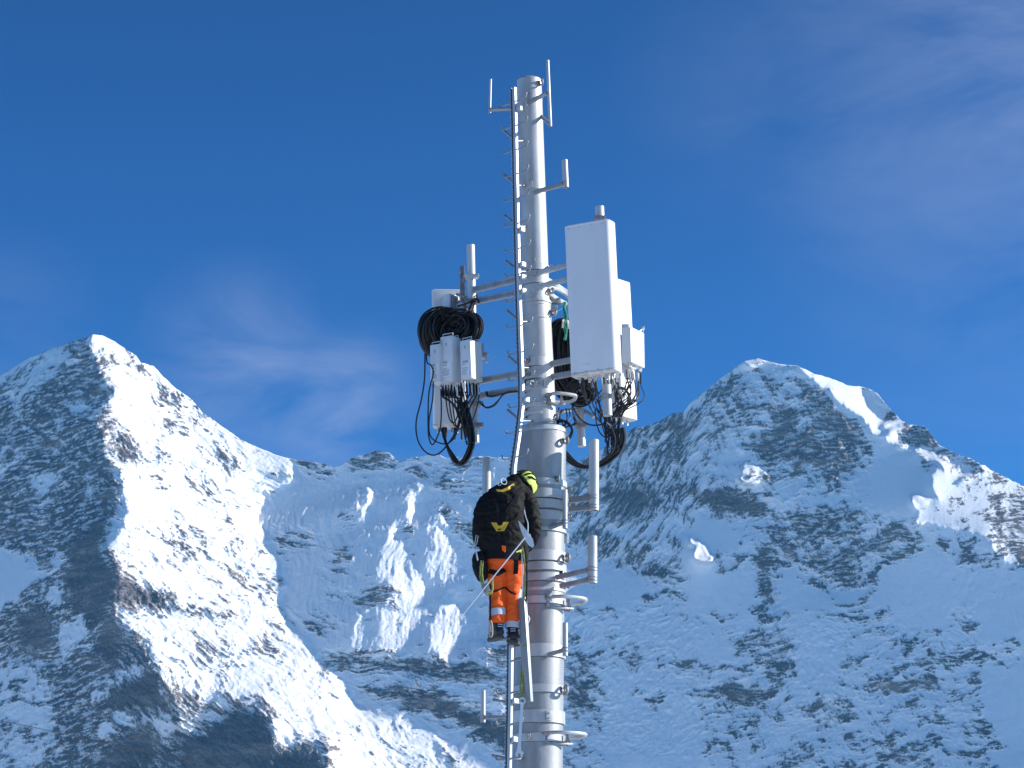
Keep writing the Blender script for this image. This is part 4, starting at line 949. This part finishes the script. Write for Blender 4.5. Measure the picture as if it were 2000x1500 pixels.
hup=Vector((.74,.30,.60)).normalized(); hfwd=Vector((.30,.75,-.60)); hfwd=(hfwd-hup*hfwd.dot(hup)).normalized(); hside=hfwd.cross(hup)
HM=Matrix((hside,hfwd,hup)).transposed()
sh_l=at(950,978,24.38); el_l=at(935,1030,24.33); wr_l=at(954,1062,24.50)
sh_r=at(1030,972,24.42); el_r=at(1045,1022,24.38); wr_r=at(1037,1060,24.52)
hip_l=at(972,1092,24.42); kn_l=at(971,1152,24.43); an_l=at(973,1214,24.44)
hip_r=at(1003,1090,24.42); kn_r=at(1003,1150,24.44); an_r=at(1003,1222,24.47)
# body (skin): one continuous figure under the clothes
b=MB()
ell(b,[(987,1100,24.42,26,.11),(986,1075,24.40,28,.11),(985,1030,24.38,30,.11),(988,985,24.39,34,.12),(996,960,24.42,26,.10),(1005,950,24.45,12,.06),(1018,948,24.48,11,.06)])
for s,e,w in ((sh_l,el_l,wr_l),(sh_r,el_r,wr_r)): limb(b,[s,e,w],[.052,.042,.030])
for h,k,a in ((hip_l,kn_l,an_l),(hip_r,kn_r,an_r)): limb(b,[h,k,a],[.085,.058,.042])
for a in (an_l,an_r): limb(b,[a,a+Vector((0,.02,-.05)),a+Vector((0,.16,-.075))],[.042,.042,.030])
ball(b,headc,.074,.092,.108,HM)
def hp(x,y,z): return headc+HM@Vector((x,y,z))
limb(b,[hp(0,.084,.012),hp(0,.108,-.018),hp(0,.088,-.032)],[.010,.015,.010])
for sx in (-1,1):
    ball(b,hp(sx*.030,.080,.012),.013,.010,.010,HM); ball(b,hp(sx*.076,-.008,-.008),.010,.020,.030,HM)
ball(b,hp(0,.082,-.055),.024,.012,.010,HM); ball(b,hp(0,.070,-.088),.030,.026,.020,HM)
hd_l=(.55,.75,.1); hd_r=(.05,.95,-.1)
hand(b,wr_l,hd_l,(.6,-.4,-.5),.86,1); hand(b,wr_r,hd_r,(-.9,.1,-.2),.86,-1)
body=b.build('body',M['skin'],person); bake(body,.006,2)
b=MB(); ball(b,hp(0,-.012,.02),.079,.094,.100,HM); bake(b.build('hair',mat('brown hair',(.05,.03,.02),.7),person),.01,1)
# jacket
b=MB()
ell(b,[(984,1078,24.39,42,.155),(984,1066,24.39,46,.17),(984,1040,24.37,44,.17),(985,1010,24.36,45,.175),(987,988,24.37,44,.17),(990,970,24.39,40,.155),(994,957,24.41,38,.14),(1001,947,24.45,27,.11),(1006,939,24.47,18,.085)])
limb(b,[at(962,974,24.38),at(945,992,24.35),at(937,1030,24.31),at(939,1058,24.36),at(953,1066,24.50)],[.095,.088,.074,.068,.052])
limb(b,[at(1018,966,24.41),at(1034,984,24.37),at(1043,1020,24.34),at(1042,1045,24.42),at(1037,1062,24.54)],[.095,.088,.072,.066,.050])
ball(b,at(1006,945,24.44),.105,.10,.10); ball(b,at(1016,953,24.46),.088,.09,.085); limb(b,[at(970,968,24.30),at(995,955,24.33),at(1015,963,24.36)],[.07,.08,.06])
jk=b.build('jacket',M['jacket'],person); bake(jk,.009,3,(.011,9.0,1.7))
# trousers
b=MB()
ell(b,[(987,1062,24.40,42,.14),(987,1080,24.40,41,.145),(987,1100,24.41,39,.14),(987,1108,24.42,34,.11)])
limb(b,[at(968,1092,24.41),at(969,1120,24.41),at(970,1152,24.43),at(971,1185,24.43),at(971,1216,24.44)],[.102,.098,.084,.079,.082])
limb(b,[at(1006,1090,24.41),at(1004,1120,24.42),at(1002,1152,24.44),at(1001,1185,24.46),at(1001,1220,24.47)],[.102,.098,.082,.076,.074])
tr=b.build('trousers',M['orange'],person); bake(tr,.008,2,(.010,8.0,1.6))
def cuff(name,c,r,h,m,parent=person,tilt=0,sx=1.0,sy=1.0,seg=28,t=.006):
    b=MB(); up=Vector((math.sin(R(tilt)),0,math.cos(R(tilt)))); x=Vector((math.cos(R(tilt)),0,-math.sin(R(tilt)))); y=Vector((0,1,0))
    rg=lambda rr,z:[c+up*z+x*(math.cos(a)*rr*sx)+y*(math.sin(a)*rr*sy) for a in [2*math.pi*i/seg for i in range(seg)]]
    b.rings([rg(r-t,-h/2),rg(r,-h/2),rg(r,h/2),rg(r-t,h/2)],cap=False,closed=True); return b.build(name,m,parent)
cuff('reflective_band',at(971,1196,24.43),.088,.07,M['refl'],tilt=-6); cuff('reflective_band',at(1001,1221,24.47),.080,.062,M['refl'],tilt=3)
cuff('reflective_band',at(1008,1162,24.44),.058,.10,M['refl'],sx=1.05)
# boots
def boot(ank,toe,yawd):
    b=MB(); f=Vector((math.sin(R(yawd)),math.cos(R(yawd)),0)); s=f.cross(Vector((0,0,1)))
    def sec(c,hw,hz,k=0): return [c+s*(math.cos(a)*hw)+Vector((0,0,math.sin(a)*hz)) for a in [2*math.pi*i/16 for i in range(16)]]
    b.tube(ank+Vector((0,0,.03)),ank-Vector((0,0,.07)),.056,.054,18)
    c=ank-Vector((0,0,.085)); b.rings([sec(c-f*.075,.022,.028),sec(c-f*.06,.042,.045),sec(c,.047,.052),sec(c+f*.09-Vector((0,0,.008)),.050,.042),sec(c+f*.17-Vector((0,0,.015)),.042,.032),sec(c+f*.20-Vector((0,0,.02)),.018,.018)])
    o=b.build('boot',M['boot'],person); bake(o,.007,2)
    b=MB(); z=c-Vector((0,0,.052))
    out=[(-.075,.025),(-.05,.045),(.03,.046),(.10,.055),(.17,.047),(.21,.02)]
    pl=[z+f*u+s*v for u,v in out]+[z+f*u-s*v for u,v in out[::-1]]
    b.rings([[p-Vector((0,0,.012)) for p in pl],[p+Vector((0,0,.014)) for p in pl]]); b.build('sole',mat('boot sole',(.045,.045,.05),.8),o)
    b=MB()
    for k in range(4): q=ank+f*(-.056)+Vector((0,0,-.01-.022*k)); b.box(q,s,f,(0,0,1),.026,.004,.004)
    b.build('lacing',M['refl'],o)
boot(at(973,1219,24.45),None,-24); boot(at(1003,1228,24.48),None,6)
# gloves
b=MB(); hand(b,wr_l,hd_l,(.6,-.4,-.5),1.08,1); limb(b,[wr_l-Vector(hd_l)*.05,wr_l+Vector(hd_l)*.03],[.040,.034]); bake(b.build('glove',M['glove'],person),.005,1)
b=MB(); hand(b,wr_r,hd_r,(-.9,.1,-.2),1.08,-1); limb(b,[wr_r-Vector(hd_r)*.05,wr_r+Vector(hd_r)*.03],[.040,.034]); bake(b.build('glove',M['glove'],person),.005,1)
# helmet
b=MB(); rings=[]; seg=32
for k,(z,rx,ry) in enumerate([(-.004,.112,.138),(.015,.116,.142),(.045,.114,.139),(.075,.104,.128),(.10,.084,.104),(.118,.055,.07),(.126,.02,.028)]):
    rings.append([hp(math.cos(a)*rx,math.sin(a)*ry-.006,z+.012+(.016*max(0,-math.sin(a))*(1 if k<2 else 0))*-1.2) for a in [2*math.pi*i/seg for i in range(seg)]])
b.rings(rings,cap=True); hel=b.build('helmet',M['lime'],person)
m=hel.modifiers.new('t','SOLIDIFY'); m.thickness=.004
b=MB(); b.path([hp(0,math.sin(a)*.143-.006,.012+math.cos(a)*.128) for a in [R(t) for t in range(-95,96,10)]],.017,8)
for sx in (-1,1): b.path([hp(sx*.050,math.sin(a)*.135-.006,.012+math.cos(a)*.118) for a in [R(t) for t in range(-88,89,11)]],.012,6)
b.build('helmet_ribs',M['web'],hel)
b=MB(); b.path([hp(math.cos(a)*.117,math.sin(a)*.143-.006,.012-(.02 if math.sin(a)<-.3 else 0)) for a in [2*math.pi*i/30 for i in range(30)]],.006,6,True); b.build('helmet_rim',M['web'],hel)
for sx in (-1,1):
    for k in range(3):
        t=R(-62+k*30); q=hp(sx*.082,math.sin(t)*.112-.006,.012+math.cos(t)*.085); b=MB(); b.box(q,HM@Vector((0,math.cos(t),-math.sin(t))),HM@Vector((0,math.sin(t),math.cos(t))),HM@Vector((1,0,0)),.024,.008,.022,.003); b.build('helmet_vent',M['web'],hel)
b=MB(); b.box(hp(0,.132,.045),HM@Vector((1,0,0)),HM@Vector((0,1,0)),HM@Vector((0,0,1)),.035,.018,.022,.006); b.build('head_torch',M['web'],hel)
b=MB()
for sx in (-1,1): b.path([hp(sx*.10,.03,.0),hp(sx*.088,.02,-.05),hp(sx*.045,.045,-.10)],.007,6); b.path([hp(sx*.10,-.07,.0),hp(sx*.088,.0,-.06)],.007,6)
ball(b,hp(-.088,-.005,-.01),.028,.040,.045,HM); ball(b,hp(.088,-.005,-.01),.028,.040,.045,HM)
b.build('chin_strap',M['web'],hel)
b=MB(); b.path([hp(math.cos(a)*.088,math.sin(a)*.098,-.002) for a in [R(t) for t in range(20,161,14)]],.020,8); b.build('goggles',M['visor'],person)
# harness
def drape(name,poly,m,parent,Yg=24.0,thick=.012,off=.004):
    """flat piece laid on the back: each corner is dropped onto the jacket or trousers"""
    bvh_targets=[jk,tr]; b=MB(); out=[]
    from mathutils.bvhtree import BVHTree
    global _BV
    try: _BV
    except NameError:
        _BV=[BVHTree.FromPolygons([o.matrix_world@v.co for v in o.data.vertices],[p.vertices[:] for p in o.data.polygons]) for o in bvh_targets]
    eye=Vector((0,0,EYE)); pts=[]
    for px,py in poly:
        d=(at(px,py,24)-eye).normalized(); best=None
        for t in _BV:
            h=t.ray_cast(eye,d)
            if h[0] is not None and (best is None or h[3]<best): best=h[3]
        if best is None: best=(at(px,py,24.35)-eye).length
        pts.append(eye+d*(best-off))
    return pts
def patch(name,poly,m,parent,thick=.014):
    pts=drape(name,poly,m,parent); yy=sorted(p.y for p in pts)[len(pts)//2]
    b=MB(); n=Vector((0,-1,0))
    b.rings([[p+Vector((0,.01,0)) for p in pts],[p+n*thick for p in pts]]); return b.build(name,m,parent,smooth=False)
def web(name,line,w,m,parent,t=.005):
    L=[]
    for (x0,y0),(x1,y1) in zip(line[:-1],line[1:]):
        n=max(2,int(math.hypot(x1-x0,y1-y0)/4)); L+=[(x0+(x1-x0)*k/n,y0+(y1-y0)*k/n) for k in range(n)]
    L.append(line[-1])
    P=drape(name,L,m,parent,off=.006); b=MB(); rings=[]
    for i,p in enumerate(P):
        d=(P[min(i+1,len(P)-1)]-P[max(i-1,0)]).normalized(); s=d.cross(Vector((0,-1,0))).normalized()
        rings.append([p+s*w/2+Vector((0,t,0)),p+s*w/2-Vector((0,t,0)),p-s*w/2-Vector((0,t,0)),p-s*w/2+Vector((0,t,0))])
    b.rings(rings); return b.build(name,m,parent)
har=cuff('harness_belt',at(986,1083,24.40),.240,.15,M['web'],sy=.70,t=.012,tilt=3)
for ln,w in (([(955,1115),(972,1120),(986,1112)],.05),([(1007,1090),(1008,1104),(1007,1121)],.046)):
    web('harness_leg_loop',ln,w,M['web'],person)
web('knee_strap',[(955,1157),(970,1154),(985,1147)],.016,M['web'],person); web('knee_strap',[(986,1147),(996,1156),(1008,1161)],.016,M['web'],person)
web('harness_strap',[(963,966),(972,990),(974,1025)],.034,M['web'],person,.004); web('harness_strap',[(1012,966),(992,995),(978,1025)],.034,M['web'],person,.004)
web('harness_strap',[(975,1030),(975,1052),(977,1070)],.03,M['refl'] if False else M['web'],person,.008)
patch('yellow_back_pad',[(959,1021),(970,1021),(973,1027),(980,1027),(983,1020),(994,1020),(984,1037),(970,1038)],M['yel'],person)
patch('yellow_neck_pad',[(969,956),(980,957),(992,952),(1004,944),(1006,948),(994,957),(982,961),(971,960)],M['yel'],person)
patch('yellow_buckle',[(1008,1078),(1019,1073),(1020,1080),(1009,1084)],mat('yellow buckle',(.62,.62,.10),.5),person,.02)
patch('orange_flap',[(980,1066),(988,1067),(987,1080),(984,1089),(979,1086),(981,1078)],M['orange'],person,.018)
p=drape('x',[(982,945)],None,None)[0]; b=MB(); b.torus(p+Vector((.01,-.02,.02)),(.5,-1,.3),.032,.0045,20,6); b.torus(p+Vector((-.03,-.02,.0)),(-.5,-1,.3),.022,.004,20,6); b.build('d_ring',M['chrome'],person)
p=drape('x',[(934,1046)],None,None)[0]; b=MB(); b.path([p+Vector((x,-.02,z)) for x,z in ((-.02,0),(-.028,-.05),(-.035,-.09),(-.02,-.10),(-.008,-.06),(0,-.01))],.0035,6,True); o=b.build('carabiner',M['chrome'],None); tag(o,'steel carabiner clipped at the left hip of the climber','carabiner')
# tools and ropes hung from the harness
b=MB(); ell(b,[(938,1078,24.34,9,.05),(936,1090,24.33,13,.07),(938,1110,24.33,14,.07),(941,1128,24.34,10,.05),(943,1136,24.35,6,.03)]); o=b.build('tool_bag',M['web'],None); bake(o,.008,2,(.012,14,1)); tag(o,'black cloth tool bag hanging at the left hip of the climber','tool bag')
b=MB(); b.box(at(931,1083,24.24),(1,0,.2),(0,1,0),(-.2,0,1),.008,.004,.062,.002); b.torus(at(933,1071,24.24),(0,1,0),.012,.003,12,5); tag(b.build('steel_clip',M['chrome'],None),'small bright steel clip in front of the black tool bag','clip')
b=MB()
for k,(dx,dy) in enumerate(((0,0),(3,2),(-2,4))):
    b.path(smooth_pts([at(*q) for q in [(941+dx,1095,24.24),(939+dx,1120+dy,24.22),(946+dx,1148+dy,24.22),(955+dx,1158+dy,24.22),(962,1150+dy,24.24),(961-dx,1130,24.26)]],6),.006,7)
tag(b.build('lanyard',M['yellowrope'],None),'yellow green rope lanyard looped at the left thigh of the climber','lanyard')
b=MB(); b.box(at(950,1148,24.22),(1,0,.3),(0,1,0),(-.3,0,1),.03,.012,.045,.006); tag(b.build('rope_grab',M['cast'],None),'dark metal rope grab hanging beside the left thigh','rope grab')
b=MB(); b.box(at(957.5,1178,24.34),(1,0,0),(0,1,0),(0,0,1),.010,.004,.19,.001); st=b.build('tool_strap',M['web'],None); tag(st,'narrow dark strap with a tan end hanging left of the trousers','strap')
b=MB(); b.path(smooth_pts([at(957.5,1212,24.34),at(955.5,1228,24.34),at(957,1243,24.34),at(961,1240,24.34),at(961,1222,24.34),at(958,1212,24.34)],5),.009,6); b.build('strap_end',M['tan'],st)
for k,(lab_,x,m_,r_) in enumerate((('yellow green rope running down the right side of the trousers',1024,'yellowrope',.009),('dark rope running beside the yellow one, right of the trousers',1028,'web',.008),('pale thin rope running from the belt to the long flat bar',1020,'white',.006))):
    b=MB(); pts=[(x-2,1068,24.30),(x,1100,24.27),(x+1,1140,24.30),(x-1,1168,24.36)] if k==2 else [(x-4,1066,24.30),(x,1092,24.27),(x+1,1140,24.30),(x-2,1200,24.42),(x-2,1262,24.46),(x-4,1310,24.50)]
    b.path(smooth_pts([at(*q) for q in pts],7),r_,7); tag(b.build('rope',M[m_],None),lab_,'rope')
b=MB()
for dx in (-2,2): b.path(smooth_pts([at(1019,1300,24.45),at(1019+dx,1325,24.44),at(1019+dx*1.5,1345,24.44),at(1020,1364,24.43)],6),.009,7)
tag(b.build('rope',M['yellowrope'],None),'doubled yellow rope holding the hanging spanner','rope')
# flat bar
a=at(1018.5,1167,24.40); c=at(1031.5,1371,24.44); b=MB(); d=(c-a).normalized(); ax=Vector((.82,-.57,0)); ax=(ax-d*ax.dot(d)).normalized(); ay=d.cross(ax)
b.box((a+c)/2,ax,ay,d,.040,.012,(c-a).length/2,.002); fb=b.build('flat_bar',M['galv2'],None); tag(fb,'long flat steel bar hanging on a slant in front of the thick mast','steel bar')
b=MB(); b.box((a+c)/2+ax*.0445,ax,ay,d,.0035,.022,(c-a).length/2,.001); b.build('edge_lip',M['galv'],fb)
b=MB(); b.tube(at(1024.5,1262,24.36),at(1024.5,1262,24.33),.02,.02,12); b.build('yellow_mark',M['yellowrope'],fb)
# spanner
a=at(1020,1369,24.40); c=at(1013.5,1470,24.40); b=MB(); ax=Vector((1,0,.06)); d=(c-a).normalized()
sp=thing('spanner',c,'large polished combination spanner hanging from a yellow rope in front of the mast','spanner')
n=24; out=[a+Vector((math.cos(t)*.034,0,math.sin(t)*.036)) for t in [2*math.pi*i/n for i in range(n)]]; inn=[a+Vector((math.cos(t)*.020,0,math.sin(t)*.021)) for t in [2*math.pi*i/n for i in range(n)]]
b.rings([[p+Vector((0,-.012,0)) for p in out],[p+Vector((0,.012,0)) for p in out],[p+Vector((0,.012,0)) for p in inn],[p+Vector((0,-.012,0)) for p in inn]],cap=False,closed=True); b.build('ring_end',M['chrome'],sp)
b=MB(); rg=[]
for t,w in ((.06,.017),(.15,.015),(.5,.014),(.85,.016),(.97,.022)):
    p=a.lerp(c,t); rg.append([p+Vector((-w,-.006,0)),p+Vector((w,-.006,0)),p+Vector((w,.006,0)),p+Vector((-w,.006,0))])
b.rings(rg); b.build('shank',M['chrome'],sp)
b=MB(); J=[(-.016,.03),(.018,.03),(.036,.0),(.034,-.045),(.020,-.055),(.014,-.01),(-.006,-.004),(-.012,-.035),(-.026,-.045),(-.036,-.01)]
b.rings([[c+Vector((x,-.011,z)) for x,z in J],[c+Vector((x,.011,z)) for x,z in J]]); b.build('open_jaw',M['chrome'],sp)
# long thin rod with a pointed blade head
rd=thing('rod_tool',at(1024,1054,24.08),'long thin rod with a pointed silver blade, slung diagonally across the orange trousers','tool')
b=MB(); b.tube(at(1026,1049,24.06),at(899,1207,24.02),.0075,.004,10); b.build('rod',M['chrome'],rd)
b=MB(); J=[(1012,1017),(1015,1019),(1029,1036),(1041,1053),(1043.5,1066),(1040,1070),(1033,1066),(1024,1052),(1018,1038)]
b.rings([[at(x,y,24.10) for x,y in J],[at(x,y,24.085) for x,y in J]]); b.build('blade',M['chrome'],rd,smooth=False)
b=MB(); b.box(at(1031,1043,24.07),(1,0,-.6),(0,1,0),(.6,0,1),.03,.012,.008,.002); b.path(smooth_pts([at(1024,996,24.22),at(1027,1010,24.18),at(1031,1022,24.12),at(1031,1040,24.08)],5),.006,6); b.build('collar',M['chrome'],rd)
# ================= haze =================
bm=bmesh.new(); bmesh.ops.create_cube(bm,size=1)
me=bpy.data.meshes.new("haze"); bm.to_mesh(me); bm.free()
hz=bpy.data.objects.new("haze",me); C.objects.link(hz)
hz.scale=(36000,40000,2460); hz.location=(0,3000,2460/2-110)
hm=bpy.data.materials.new("haze"); hm.use_nodes=True; nt=hm.node_tree; nt.nodes.clear()
ho=nt.nodes.new('ShaderNodeOutputMaterial'); hv=nt.nodes.new('ShaderNodeVolumePrincipled')
hv.inputs['Color'].default_value=(.2,.6,1,1); hv.inputs['Density'].default_value=2.2e-5; hv.inputs['Anisotropy'].default_value=.2
nt.links.new(hv.outputs[0],ho.inputs['Volume']); me.materials.append(hm); tag(hz,kind='stuff')
